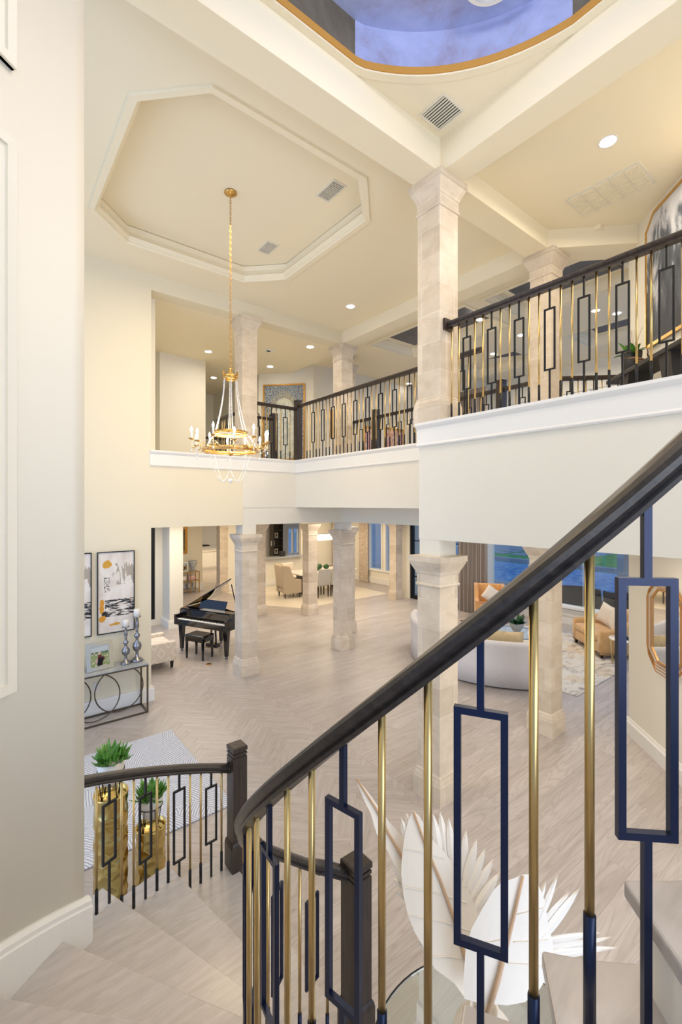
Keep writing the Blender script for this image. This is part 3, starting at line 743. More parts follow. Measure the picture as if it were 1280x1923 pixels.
# outer railing on the left
ro_ = thing('stair_railing', 'short curved stair railing left of the foreground one, ending against the stair wall', 'railing', SP(2.5, 141))
xl, yl = P(-.86, 3.745)
pts = [(xl, yl, .985)]+[SP(2.485+.015*i/10, 129.2+2.28*i, pitch(129.2+2.28*i)+.855-.02*(1-i/10)) for i in range(13)]
MB().sweep(pts, HRP).build('handrail', M['rail'], ro_)
for i, kd in enumerate('grggrggrggrg'):
    a = 130.5+2.06*i; k = 0
    while TH(k+1)-.5 <= a: k += 1
    x, y, _ = SP(2.485, a); zt = pitch(a)+.855-.075
    if kd == 'g': baluster_meshes('g', x, y, RISE*k, zt, 0, ro_, sleeve=.155)
    else: baluster_meshes('r', x, y, RISE*k, zt, SA(a)+PI/2, ro_, frame=(RISE*k+.27, zt-.115))
newel_mesh(xl, yl, 0, 1.17, ro_, ang=.0)

# upper railings ------------------------------------------------------------
def rail_run(parent, a, b, ztop, z0, pat0=0, step=.0953, start=.05, end=.02, cap=True):
    a = Vector((*a, 0)); b = Vector((*b, 0)); L = (b-a).length; t = (b-a)/L; ang = math.atan2(t.y, t.x)
    MB().sweep([(a.x,a.y,ztop),(b.x,b.y,ztop)], HRP).build('handrail', M['ebony'], parent)
    s = start; i = pat0
    zt = ztop-.055; H = zt-z0
    while s < L-end:
        p = a+t*s; kd = 'ggr'[i%3]
        key = (kd, round(H,3), round(ang,3))
        if key in PROTO:
            src = PROTO[key]; c = src.copy(); C.objects.link(c); c.parent = parent
            c.location = Vector((p.x, p.y, src['wz']))-parent.location
            for ch in src.children: d = ch.copy(); C.objects.link(d); d.parent = c
        else:
            n0 = set(parent.children)
            baluster_meshes(kd, p.x, p.y, z0, zt, ang, parent, sleeve=.175)
            new = [o for o in parent.children if o not in n0][0]
            PROTO[key] = new; new['wz'] = new.location.z+parent.location.z
        s += step; i += 1
PROTO = {}
r1 = thing('balcony_railing', 'balcony railing right of the tall stone column, black rectangles between gold rods', 'railing', (3.87, 1, 4.03))
rail_run(r1, (3.87,3.05), (3.87,-2.2), 5.08, 4.034, 0)
MB().box(3.80, 3.03, 4.99, 3.94, 3.062, 5.11).build('wall_bracket', M['ebony'], r1)
r2 = thing('balcony_railing', 'balcony railing between the two tall stone columns, with a newel at its left corner', 'railing', (5.0, 5.5, 4.03))
rail_run(r2, (4.99,7.60), (4.99,3.4), 5.16, 4.034, 0, step=.104, start=.26)
rail_run(r2, (4.95,7.68), (4.05,7.68), 5.10, 4.034, 1, step=.104, start=.14)
newel_mesh(5.0, 7.68, 4.034, 5.26, r2, plinth=0)
r3 = thing('landing_railing', 'railing on the far side of the upstairs bridge, seen behind the balcony balusters', 'railing', (6.55, 6, 4.0))
rail_run(r3, (6.55,7.85), (6.55,7.1), 5.03, 4.0, 0, step=.11, start=.1)
rail_run(r3, (6.55,7.0), (6.55,4.15), 5.03, 4.0, 0, step=.11, start=.1)
rail_run(r3, (6.55,4.05), (6.55,3.3), 5.03, 4.0, 0, step=.11, start=.1)
rail_run(r3, (6.60,3.25), (7.25,2.6), 5.03, 4.0, 1, step=.11, start=.1)
newel_mesh(6.56, 7.05, 4.0, 5.17, r3, plinth=0); newel_mesh(6.56, 4.1, 4.0, 5.17, r3, plinth=0)
r4 = thing('hall_railing', 'short railing with a newel in the upper hall left of the tapestry', 'railing', (4.7, 8.9, 4.0))
rail_run(r4, (5.02,8.72), (4.1,8.72), 5.06, 4.0, 0, step=.11, start=.14)
rail_run(r4, (4.1,8.72), (4.1,9.6), 5.06, 4.0, 0, step=.11, start=.14)
newel_mesh(5.05, 8.72, 4.0, 5.16, r4, plinth=0)
r5 = thing('hall_railing', 'distant railing at the back of the upper hall behind the chandelier', 'railing', (5.0, 12, 4.0))
rail_run(r5, (4.5,12.2), (5.7,12.2), 5.05, 4.0, 0, step=.13, start=.1)

# ================================================================== COLUMNS
def column(x, y, z0, z1, label, base=True, tiered=True):
    c = thing('stone_column', label, 'column', (x, y, z0), group='square travertine columns')
    H = z1-z0
    MB().sqstack(0,0,[(.152,.0),(.152,H-.30)]).build('shaft', M['stone'], c, loc=(0,0,0))
    MB().sqstack(0,0,[(.185,0),(.185,.20),(.180,.215),(.176,.24),(.166,.27),(.166,.285),(.153,.30)]).build('base', M['stone'], c, loc=(0,0,0))
    q = [(.153,H-.33),(.164,H-.325),(.170,H-.31),(.164,H-.295),(.158,H-.29),(.158,H-.20),(.166,H-.19),(.170,H-.17),(.185,H-.14),(.205,H-.10),(.215,H-.075),(.215,H-.065),(.225,H-.06),(.225,H)]
    MB().sqstack(0,0,q).build('capital', M['stone'], c, loc=(0,0,0)); return c
LC = [(3.90,3.21,'tall lower stone column nearest the stairs, behind the foreground handrail'),
      (3.90,7.77,'lower stone column just right of the black piano'),
      (6.24,7.78,'lower stone column in the middle of the room, right of the dining chairs'),
      (6.20,3.18,'lower stone column beside the living room rug and curved sofa'),
      (7.12,8.74,'lower stone column tucked close behind the middle column'),
      (7.43,10.78,'lower stone column standing beside the tan wingback dining chair'),
      (6.25,11.68,'lower stone column half hidden behind the column by the piano'),
      (6.88,15.6,'farthest tan stone column before the kitchen'),
      (10.88,10.73,'lower stone column near the black glass patio door')]
for x, y, l in LC: column(x, y, 0, 2.60, l)
for x, y, l in [(3.90,3.21,'large upper stone column where the balcony railing starts'),(3.90,7.77,'upper stone column behind the chandelier'),
      (6.24,7.78,'upper stone column right of the tapestry'),(6.20,3.18,'upper stone column behind the right balcony railing'),(7.12,8.74,'upper stone column mostly hidden behind another one right of the tapestry')]:
    column(x, y, 4.0, 6.62, l)
# ================================================================== THINGS
def fl(px, py, z=0.0):                      # a point of the horizontal plane z seen at pixel (px, py)
    d = (EYE-z)*850/(py-948); return P((px-640)/850*d, d)
def pd(px, py, d): x, y = P((px-640)/850*d, d); return (x, y, EYE-(py-948)*d/850)
def Rz(a): return Matrix.Rotation(a, 4, 'Z')
def Rx(a): return Matrix.Rotation(a, 4, 'X')
def T(x, y, z): return Matrix.Translation((x, y, z))

# ---- foyer rug, console, art
tag(MB().rbox(-1.0, 4.42, .001, 2.08, 6.42, .016, .006, 2).build('area_rug', M['rug']), 'pale silver carved rug on the foyer floor left of the staircase', 'rug')
def frame_box(mb, w, h, b, t, y0=0):         # picture frame in the xz plane, facing -y
    mb.box(-w/2, y0-t, 0, -w/2+b, y0, h).box(w/2-b, y0-t, 0, w/2, y0, h).box(-w/2+b, y0-t, 0, w/2-b, y0, b).box(-w/2+b, y0-t, h-b, w/2-b, y0, h)
    return mb
def picture(label, loc, rz, w, h, b, fm, cm, t=.035, name='framed_painting', cat='painting', group=None, mat=None):
    p = thing(name, label, cat, loc, rz, group)
    frame_box(MB(), w, h, b, t).build('frame', M[fm], p, loc=(0,0,0))
    MB().box(-w/2+b, -t*.55, 0, w/2-b, -.004, h-2*b).build('canvas', M[cm], p, loc=(0,0,b))
    if mat:
        m = mat; frame_box(MB(), w-2*b, h-2*b, m, .003, -t*.56).build('mat', M['page'], p, loc=(0,0,b))
    return p
picture('tall abstract painting with gold daubs, black frame, above the console table', (1.63, 7.615, 1.19), 0, .525, 1.245, .012, 'black', 'art1')
picture('black-framed abstract painting cut off by the stair wall, left of the full one', (1.03, 7.615, 1.19), 0, .525, 1.245, .012, 'black', 'art1')
ct = thing('console_table', 'metal console table with overlapping rings and a grey top against the foyer wall', 'table', (1.1, 7.38, 0))
x0, x1, y0, y1, zt = .2, 1.99, 7.19, 7.56, .745; q = .022
f = MB()
for x in (x0, x1-q):
    for y in (y0, y1-q): f.box(x, y, 0, x+q, y+q, zt-.02)
for z in (0, zt-.04):
    for y in (y0, y1-q): f.box(x0, y, z, x1, y+q, z+q)
    for x in (x0, x1-q): f.box(x, y0, z, x+q, y1, z+q)
f.build('frame', M['bronze'], ct)
MB().box(x0, y0, zt-.018, x1, y1, zt).build('top', M['counter'], ct)
for cx, yy in ((.52,7.30),(.92,7.43),(1.28,7.30),(1.64,7.43)):
    MB().tube([(cx+.335*cos(2*PI*i/40), yy, .365+.335*sin(2*PI*i/40)) for i in range(40)], .009, 6, True).build('ring', M['bronze'], ct)
def candlestick(x, y, z, H, label, k):
    c = thing('candlestick', label, 'candlestick', (x, y, z), group=None)
    h = H-.10*k
    pr = [(.075,0),(.078,.012),(.06,.03),(.028,.05),(.018,.09),(.022,.10),(.016,.115),(.05,.15),(.058,.19),(.05,.225),(.018,.255),(.022,.27),(.016,.285),(.036,.31),(.038,.33),(.016,.36),(.014,.375),(.024,.385),(.014,.40),(.028,.44),(.022,.49),(.016,.54),(.02,.552),(.052,.56),(.052,.57),(.0,.57)]
    MB().lathe(0, 0, [(r*k, zz*h/.57) for r, zz in pr], 20).build('stick', M['silver'], c, loc=(0,0,0))
    MB().lathe(0, 0, [(.001,0),(.042*k,.002),(.042*k,.10*k-.004),(.04*k,.10*k),(.001,.10*k)], 20).build('candle', M['candle'], c, loc=(0,0,h))
candlestick(1.885, 7.42, .747, .80, 'taller pewter candlestick with white candle on the ring console', 1.15)
candlestick(1.72, 7.40, .747, .66, 'shorter pewter candlestick with white candle on the ring console', 1.0)
pf_ = thing('picture_frame', 'photo of a person in a dark red dress, silver frame, standing on the ring console', 'picture frame', (1.36, 7.34, .747), .12)
tm = Rx(-.16)
frame_box(MB(), .36, .40, .055, .022).xf(tm).build('frame', plain('mirrored_silver_frame', (206,204,192), .15, .8), pf_, loc=(0,0,0))
MB().box(-.125, -.014, 0, .125, -.002, .29).xf(tm).build('photograph', M['photo'], pf_, loc=(0,.009,.055))
MB().box(-.03, .0, 0, .03, .008, .2).xf(Rx(.35)).build('easel_back', M['black'], pf_, loc=(0,.02,.0))
wo = thing('wall_outlet', 'white double wall outlet behind the ring console', 'outlet', (1.36, 7.615, .36))
MB().box(-.035,-.006,0,.035,0,.115).build('plate', M['socket'], wo, loc=(0,0,0))
for z in (.022,.068): MB().box(-.014,-.009,0,.014,-.005,.026).build('socket', M['page'], wo, loc=(0,0,z))

# ---- patterned slipper chairs left of the piano
ch = thing('armchair', 'cream armchair with a diamond pattern and black tapered legs beside the piano', 'armchair', (2.5, 9.2, 0))
MB().rbox(2.02, 8.84, .14, 2.96, 8.96, .52, .03).build('arm', M['diamond'], ch)
MB().rbox(2.02, 9.55, .14, 2.96, 9.67, .52, .03).build('arm', M['diamond'], ch)
MB().rbox(2.10, 8.95, .16, 2.95, 9.56, .46, .05).build('seat', M['diamond'], ch)
MB().rbox(1.96, 8.86, .16, 2.16, 9.65, .84, .05).build('backrest', M['diamond'], ch)
for x in (2.05, 2.9):
    for y in (8.92, 9.6): MB().frust(x, y, 0, .018, .018, .15, .03, .03).build('leg', M['black'], ch)
c2 = thing('armchair', 'second cream armchair, its arm just showing above the nearer one past the wall corner', 'armchair', (2.5, 10.6, 0))
MB().rbox(1.75, 10.2, .14, 2.55, 10.34, .60, .04).build('arm', M['screen'], c2)
MB().rbox(1.75, 10.9, .14, 2.55, 11.04, .60, .04).build('arm', M['screen'], c2)
MB().rbox(1.8, 10.33, .16, 2.5, 10.92, .48, .05).build('seat', M['screen'], c2)
MB().rbox(1.72, 10.22, .16, 1.92, 11.02, .92, .06).build('backrest', M['screen'], c2)
for x in (1.85, 2.48):
    for y in (10.28, 10.96): MB().frust(x, y, 0, .018, .018, .15, .028, .028).build('leg', M['black'], c2)

# ---- piano
ax = math.atan2(-.90, .43)                     # keyboard axis (bass to treble)
pn = thing('baby_grand_piano', 'glossy black baby grand piano with its lid raised beside a stone column', 'piano', (3.56, 9.20, 0), ax)
def pbuild(mb, name, mat, parent=pn, **k): return mb.build(name, M[mat], parent, loc=(0,0,0), **k)
W2 = .72; D = 1.05
out = [(-W2,.16),(-W2,D-.06)]+[(-W2+.27+.27*cos(PI-PI*i/10*.9), D-.10+.20*sin(PI*i/10*.9)) for i in range(1, 10)]
out += [(-.05,D-.22),(.12,D-.42),(.36,D-.52),(.56,D-.58),(.68,D-.66),(W2,D-.76),(W2,.16)]
rim = MB()
n = len(out)
pbuild(MB().prism(out, .585, .66), 'case_bottom', 'glassy')
t_ = .03; inner = []
cxm = 0; cym = .5
inner = [(cxm+(x-cxm)*.945, cym+(y-cym)*.94) for x, y in out]
pbuild(plate(MB(), out, [inner[::-1]], .66, .885), 'rim', 'glassy', bevel=.004)
pbuild(MB().prism(inner, .66, .80), 'soundboard', 'gold')
pbuild(MB().box(-W2,0,.585,-W2+.06,.17,.80).box(W2-.06,0,.585,W2,.17,.80).box(-W2,.0,.585,W2,.17,.655).box(-W2+.06,0,.655,W2-.06,.02,.70), 'keybed', 'glassy', bevel=.004)
pbuild(MB().box(-W2+.06,.155,.70,W2-.06,.20,.885), 'fallboard', 'glassy', bevel=.004)
pbuild(MB().box(-W2+.075,.155,.745,W2-.075,.158,.752), 'fallboard_felt', 'goldframe')
for i in range(52):
    kw = (2*W2-.15)/52; x = -W2+.075+i*kw
    pass
ky = MB(); kb_ = MB(); kw = (2*W2-.15)/52
for i in range(52): ky.box(-W2+.075+i*kw+.0006, .02, .69, -W2+.075+(i+1)*kw-.0006, .155, .712)
for i in range(51):
    if i % 7 in (0,2,3,5,6): kb_.box(-W2+.075+(i+1)*kw-.006, .065, .712, -W2+.075+(i+1)*kw+.006, .155, .723)
pbuild(ky, 'white_keys', 'candle'); pbuild(kb_, 'black_keys', 'black')
# front lid flap folded back, music desk, main lid hinged on the bass side
pbuild(MB().box(-W2,.19,.885,W2,.36,.905), 'front_top', 'glassy', bevel=.003)
pbuild(MB().box(-.36,0,0,.36,.014,.20).xf(T(0,.36,.90) @ Rx(-.45)), 'music_desk', 'glassy', bevel=.003)
lid = [(x+W2, y) for x, y in out if y > .3 or True]
lid = [(x, max(y, .36)) for x, y in lid]
LM = T(-W2, 0, .895) @ Matrix.Rotation(-rad(29), 4, 'Y')
pbuild(MB().prism(lid, 0, .018).xf(LM), 'lid', 'glassy', bevel=.003)
pbuild(MB().bar((W2-.05,.40,.885), (W2-.25,.44,.895+1.19*sin(rad(29))-.01), .016), 'lid_prop', 'black')
for x, y in ((-W2+.11,.12),(W2-.11,.12),(-.20,D-.15)):
    pbuild(MB().sqstack(x,y,[(.03,.05),(.05,.50),(.055,.585)]), 'leg', 'glassy', bevel=.004)
    c = bpy.context; pbuild(MB().lathe(x,y,[(.02,0),(.028,.004),(.03,.04),(.022,.05)],14), 'caster', 'silver')
ly = pbuild(MB().bar((-.07,.42,.14),(-.05,.42,.59),.03).bar((.07,.42,.14),(.05,.42,.59),.03).box(-.15,.34,.09,.15,.46,.16), 'pedal_lyre', 'glassy')
for x in (-.07,0,.07):
    o = MB().box(x-.012,.24,.10,x+.012,.35,.112).build('pedal', M['brass'], ly, loc=(0,0,0))
bn = thing('piano_bench', 'black padded bench in front of the grand piano', 'bench', (3.50, 9.13, 0), ax)
bc = fl(375, 1233)
bn.location = (3.42, 9.16, 0)
BX, BY = .25, .17
bn.location = ((3.354+3.76)/2-.02, (9.29+9.03)/2-.02, 0)
bo = -.0
MB().rbox(-BX,-BY,.43,BX,BY,.49,.022).build('cushion', M['glassy'], bn, loc=(0,bo,0))
MB().box(-BX+.01,-BY+.01,.36,BX-.01,BY-.01,.435).build('apron', M['glassy'], bn, loc=(0,bo,0))
for x in (-BX+.035, BX-.035):
    for y in (-BY+.035, BY-.035): MB().frust(x,y,0,.014,.014,.37,.022,.022).build('leg', M['glassy'], bn, loc=(0,bo,0))
# floor outlets
for (px, py), l in (((392,1247),'round brass floor outlet in front of the piano bench'),((867,1166),'round brass floor outlet left of the curved sofa near the drapes')):
    x, y = fl(px, py); t = thing('floor_outlet', l, 'floor outlet', (x, y, 0))
    MB().lathe(0,0,[(.001,.001),(.062,.001),(.06,.006),(.045,.008),(.001,.008)],20).build('ring_plate', M['goldframe'], t, loc=(0,0,0))
    MB().lathe(0,0,[(.001,.008),(.03,.008),(.03,.011),(.001,.011)],14).build('cap', M['black'], t, loc=(0,0,0))

# ---- chandelier ----------------------------------------------------------
cx, cy = 2.48, 5.37
cn = thing('chandelier', 'gold candle chandelier with crystal strands hanging from the octagonal tray ceiling', 'chandelier', (cx, cy, 7.12))
def cb(mb, name, m, par=cn): return mb.build(name, M[m] if isinstance(m, str) else m, par)
cb(MB().lathe(cx,cy,[(.001,7.119),(.075,7.118),(.078,7.10),(.05,7.085),(.02,7.08),(.012,7.05),(.001,7.05)],24), 'canopy', 'gold')
chn = MB(); z = 7.05; i = 0
while z > 4.86:
    pts = []
    for k in range(10):
        a = 2*PI*k/10; u = .011*cos(a); v = .024*sin(a)
        pts.append((cx+(u if i%2 else 0), cy+(0 if i%2 else u), z-.02+v))
    chn.tube(pts, .0032, 4, True); z -= .037; i += 1
cb(chn, 'chain', 'gold')
def band(zc, r, h, t=.006): return [(r, zc-h/2),(r+t, zc-h/2),(r+t, zc+h/2),(r, zc+h/2)]
crn = MB().arc(cx,cy,band(4.765,.085,.045),0,2*PI,32,True)
crn.lathe(cx,cy,[(.001,4.83),(.02,4.84),(.026,4.86),(.012,4.885),(.001,4.89)],12)
for k in range(6):
    a = 2*PI*k/6; x, y = cx+.09*cos(a), cy+.09*sin(a)
    crn.bar((x,y,4.78),(cx+.1*cos(a),cy+.1*sin(a),4.83),.012,.02); crn.tube([(cx+.085*cos(a),cy+.085*sin(a),4.76),(cx+.04*cos(a),cy+.04*sin(a),4.80),(cx,cy,4.85)],.004,5)
cb(crn, 'crown', 'gold')
cb(MB().arc(cx,cy,band(4.055,.205,.05),0,2*PI,40,True).arc(cx,cy,[(.195,4.03),(.225,4.03),(.225,4.035),(.195,4.035)],0,2*PI,40), 'upper_ring', 'gold')
lr = MB().arc(cx,cy,band(3.845,.335,.045),0,2*PI,48,True).arc(cx,cy,[(.32,3.82),(.355,3.82),(.355,3.826),(.32,3.826)],0,2*PI,48)
for k in range(6): a = 2*PI*k/6; lr.tube([(cx+.335*cos(a),cy+.335*sin(a),3.83),(cx+.15*cos(a),cy+.15*sin(a),3.80),(cx,cy,3.81)],.006,5)
lr.ball((cx,cy,3.80),.03)
cb(lr, 'lower_ring', 'gold')
for k in range(6):       # bead-wrapped stays
    a = 2*PI*(k+.2)/6; b = MB(); 
    for q in range(58):
        t = q/57; r_ = .088+(.21-.088)*t**1.7; b.gem((cx+r_*cos(a),cy+r_*sin(a),4.74-(4.74-4.08)*t),.0085)
    cb(b, 'crystal_strand', 'crystal')
for k in range(6):
    a = 2*PI*(k+.2)/6; b = MB()
    for q in range(22):
        t = q/21; r_ = .21+(.338-.21)*t**.6; b.gem((cx+r_*cos(a),cy+r_*sin(a),4.03-(4.03-3.87)*t),.0095)
    cb(b, 'crystal_strand', 'crystal')
b = MB()
for q in range(70): b.gem((cx,cy,4.72-q*(4.72-3.52)/69),.007)
b.ball((cx,cy,3.455),.03,8,6); cb(b, 'center_drop', 'crystal')
for k in range(4):       # swags below
    a = 2*PI*(k+.15)/4; b = MB()
    for q in range(34):
        t = q/33; r_ = .33*(1-t)+.02*t; zz = 3.82-.62*(1-(2*t-1)**2)*.5-.30*t*0; zz = 3.82-.36*sin(PI*t*.78)-.02*t
        b.gem((cx+r_*cos(a),cy+r_*sin(a),zz),.0085)
    cb(b, 'crystal_swag', 'crystal')
for k in range(12):
    a = 2*PI*(k+.35)/12; c_, s_ = cos(a), sin(a); R_ = .47; zc = 3.90+.055*(k%2)
    pts = [(.34,3.85),(.36,3.88),(.385,3.90),(.41,3.88),(.43,3.855),(.455,3.86),(R_,3.89),(R_,zc+.02)]
    am = cb(MB().tube([(cx+r_*c_,cy+r_*s_,z_) for r_, z_ in pts], .0055, 6), 'arm', 'gold')
    x, y = cx+R_*c_, cy+R_*s_
    bp = MB().lathe(x,y,[(.006,zc),(.036,zc+.012),(.038,zc+.018),(.006,zc+.012)],14).build('drip_pan', M['gold'], cn)
    MB().lathe(x,y,[(.011,zc+.015),(.011,zc+.095),(.004,zc+.10)],10).build('candle_sleeve', M['candle'], cn)
    MB().lathe(x,y,[(.005,zc+.10),(.014,zc+.118),(.013,zc+.135),(.006,zc+.155),(.001,zc+.168)],10).build('bulb', M['bulb'], cn)
    cr_ = MB()
    for q in range(5): cr_.gem((x,y,zc-.015-q*.02),.008+.0*q)
    cr_.gem((x,y,zc-.135),.012,2.4)
    for q in range(12):
        t = q/11; a2 = a+2*PI/12*t; cr_.gem((cx+R_*cos(a2)*(1-.1*sin(PI*t)),cy+R_*sin(a2)*(1-.1*sin(PI*t)),zc-.03-.07*sin(PI*t)+(.055*(1 if k%2==0 else -1))*t),.0065)
    cb(cr_, 'crystal_drop', 'crystal')
pl = bpy.data.lights.new('chandelier_glow', 'POINT'); pl.energy = 55; pl.color = (1,.78,.5); pl.shadow_soft_size = .25
po = bpy.data.objects.new('chandelier_glow', pl); C.objects.link(po); po.location = (cx, cy, 4.02)

# ---- downlights, vents, detectors -----------------------------------------
def downlight(x, y, z, label, r=.075):
    t = thing('downlight', label, 'ceiling light', (x, y, z), group='recessed ceiling downlights')
    MB().arc(0,0,[(r,-.006),(r+.018,-.004),(r+.018,0),(r,0)],0,2*PI,24).build('trim_ring', M['white'], t, loc=(0,0,0))
    MB().lathe(0,0,[(.001,-.003),(r,-.003),(r,-.001),(.001,-.001)],20).build('lens', M['led'], t, loc=(0,0,0))
def lit(px, py, z, label, r=.075): x, y = fl(px, py, z); downlight(x, y, z-.002, label, r)
lit(1141,265,6.87,'bright recessed downlight at upper right, beside the large return grille')
lit(658,575,6.87,'recessed downlight in the foyer ceiling left of the tall column')
lit(582,651,6.62,'recessed downlight left of the small upper column')
lit(507,688,6.62,'recessed downlight above the tapestry')
lit(391,660,6.62,'recessed downlight left of the chandelier chain, nearer one')
lit(401,709,6.62,'recessed downlight left of the chandelier chain, lower farther one')
for (px, py), l in (((1118,583),'downlight between two balusters left of the upstairs planter'),((1158,588),'downlight at the edge of the dark ceiling inset far right'),((901,600),'downlight seen just right of the tall column under the handrail'),((978,629),'downlight left of the second upper column, above the dark inset'),
      ((865,666),'paired downlight low behind the first balusters beside the tall column'),((926,664),'downlight low beside the dark inset between the columns'),((767,720),'downlight seen low left of the tall column above the bridge handrail')):
    lit(px, py, 6.82, l, .07)
def vent(cx, cy, z, w, h, label, n=10, rz=0, m='vent'):
    t = thing('ceiling_vent', label, 'vent', (cx, cy, z), rz, group='ceiling air vents')
    MB().box(-w/2,-h/2,-.004,w/2,h/2,0).build('backing', M['slot'], t, loc=(0,0,0))
    b = .02
    MB().box(-w/2-b,-h/2-b,-.01,w/2+b,-h/2,0).box(-w/2-b,h/2,-.01,w/2+b,h/2+b,0).box(-w/2-b,-h/2,-.01,-w/2,h/2,0).box(w/2,-h/2,-.01,w/2+b,h/2,0).build('frame', M[m], t, loc=(0,0,0))
    s = MB()
    for i in range(n): y = -h/2+h*(i+.5)/n; s.box(-w/2,y-h/n*.19,-.012,w/2,y+h/n*.19,-.004)
    s.build('louvers', M[m], t, loc=(0,0,0))
v1 = fl(829,211,6.965); vent(v1[0], v1[1], 6.965, .27, .27, 'square ceiling vent in the corner of the ceiling below the blue dome', 9, PI/2)
v2 = fl(621,358,7.12); vent(v2[0], v2[1], 7.12, .17, .34, 'dark slotted vent in the tray ceiling, the larger one nearer the edge', 14, 0)
v3 = fl(503,465,7.12); vent(v3[0], v3[1], 7.12, .17, .30, 'dark slotted vent in the tray ceiling near the chandelier chain', 12, 0)
gr = thing('return_grille', 'large five-panel white return air grille in the ceiling at upper right', 'vent', (5.83, 2.22, 6.87))
g = MB().box(5.57,1.82,6.858,6.09,2.62,6.87); g.build('frame', M['vent'], gr)
for i in range(5):
    s = MB(); ya = 1.845+i*.152
    for k in range(14): s.box(5.60+k*.034, ya+.006, 6.85, 5.60+k*.034+.02, ya+.14, 6.859)
    s.build('louver_panel', M['ceil'], gr)
v4 = fl(722,719,6.82); vent(v4[0], v4[1], 6.82, .36, .18, 'slim ceiling vent low above the bridge handrail', 6, 0)
sd = fl(505,657,6.62); t = thing('smoke_detector', 'small square detector on the hall ceiling right of the upper column', 'detector', (sd[0], sd[1], 6.62))
MB().box(-.09,-.06,-.03,.09,.06,0).build('housing', M['white'], t, loc=(0,0,0), bevel=.006)
MB().box(-.06,-.035,-.034,.03,.035,-.029).build('grille', M['slot'], t, loc=(0,0,0))
dx, dy = fl(925,-46,7.25); t = thing('ring_pendant', 'thin white ring light fixture under the blue painted dome', 'ceiling light', (dx, dy, 7.36))
MB().arc(0,0,[(.20,-.10),(.23,-.10),(.23,-.075),(.20,-.075)],0,2*PI,40).build('ring', M['white'], t, loc=(0,0,0))
MB().arc(0,0,[(.15,-.12),(.165,-.12),(.165,-.10),(.15,-.10)],0,2*PI,40).build('inner_ring', M['white'], t, loc=(0,0,0))
s = MB()
for k in range(3): a = 2*PI*k/3; s.cyl((.215*cos(a),.215*sin(a),-.08),(.215*cos(a),.215*sin(a),0),.004,6)
s.build('hanger', M['white'], t, loc=(0,0,0))

rl = bpy.data.lights.new('ring_pendant_glow', 'POINT'); rl.energy = 26; rl.color = (1,.96,.92); rl.shadow_soft_size = .12
ro2 = bpy.data.objects.new('ring_pendant_glow', rl); C.objects.link(ro2); ro2.location = (2.3, 1.5, 7.15)
# ---- hammered gold pedestals with succulents -------------------------------
def pedestal(x, y, r, H, label):
    t = thing('hammered_pedestal', label, 'pedestal', (x, y, 0))
    n, m = 96, 120; cells = []
    g2 = random.Random(int(H*100))
    rows = int(H/.085)
    for i in range(rows):
        for k in range(7): cells.append((2*PI*(k+.5*(i%2))/7+g2.uniform(-.1,.1), .04+i*(H-.05)/rows+g2.uniform(-.012,.012)))
    def wob(k, z):
        a = 2*PI*k/n; best = 9
        for ca, cz in cells:
            if abs(z-cz) > .09: continue
            da = (a-ca+PI)%(2*PI)-PI; best = min(best, math.hypot(da*r, z-cz))
        return 1-.11*max(0, 1-(best/.056)**2)*min(1, max(0, (H-.03-z)/.06))
    prof = [(r*.93,0)]+[(r, .015+(H-.035)*i/m) for i in range(m+1)]+[(r*1.01,H-.012),(r*1.0,H),(r*.93,H),(r*.92,H-.05),(r*.90,H-.055),(.001,H-.055)]
    MB().lathe(0,0,prof,n,True,wob=lambda k,z: wob(k,z) if .01 < z < H-.02 else 1).build('drum', M['hammer'], t, loc=(0,0,0))
def succulent(x, y, z, s, label, seed):
    t = thing('succulent_pot', label, 'potted plant', (x, y, z)); g2 = random.Random(seed)
    MB().lathe(0,0,[(.001,.075*s),(.028*s,.075*s),(.045*s,.10*s),(.062*s,.15*s),(.068*s,.205*s),(.063*s,.205*s),(.055*s,.19*s),(.001,.19*s)],22).build('pot', M['pot'], t, loc=(0,0,0))
    w_ = MB().tube([(.066*s*cos(2*PI*i/24),.066*s*sin(2*PI*i/24),.155*s) for i in range(24)], .0025*s, 5, True)
    for k in range(4):
        a = 2*PI*k/4+.4
        for e in (-.32,.32): w_.bar((.066*s*cos(a+e),.066*s*sin(a+e),.155*s),(.05*s*cos(a),.05*s*sin(a),.002),.004*s)
    w_.build('wire_stand', M['black'], t, loc=(0,0,0))
    lv = MB()
    for k in range(150):
        a = g2.uniform(0,2*PI); rr = .055*s*math.sqrt(g2.random()); el = g2.uniform(.25,1.35); L = g2.uniform(.04,.085)*s; w2 = .0085*s
        b0 = Vector((rr*cos(a),rr*sin(a),.19*s+g2.uniform(0,.035)*s)); dr = Vector((cos(a)*cos(el),sin(a)*cos(el),sin(el)))
        sd_ = dr.cross(Vector((0,0,1))); sd_.normalize(); up = sd_.cross(dr)
        pts = [b0, b0+dr*L*.5+sd_*w2+up*w2*.3, b0+dr*L*.5-sd_*w2+up*w2*.3, b0+dr*L*.5-up*w2*.8, b0+dr*L+up*.01*s]
        lv.add(pts, [(0,1,3),(0,3,2),(0,2,1),(4,3,1),(4,2,3),(4,1,2)], False)
    lv.build('foliage', M['leafg'], t, loc=(0,0,0))
px_, py_ = P(-.508*3.5, 3.5); pedestal(px_, py_, .122, .93, 'taller hammered gold pedestal beside the stairs')
px2, py2 = P(-.42*3.75, 3.75); pedestal(px2, py2, .118, .50, 'shorter hammered gold pedestal beside the stairs')
succulent(px_, py_, .878, 1.45, 'succulent in a white pot on the taller gold pedestal', 3)
succulent(px2, py2, .448, 1.4, 'succulent in a white pot on the shorter gold pedestal', 5)

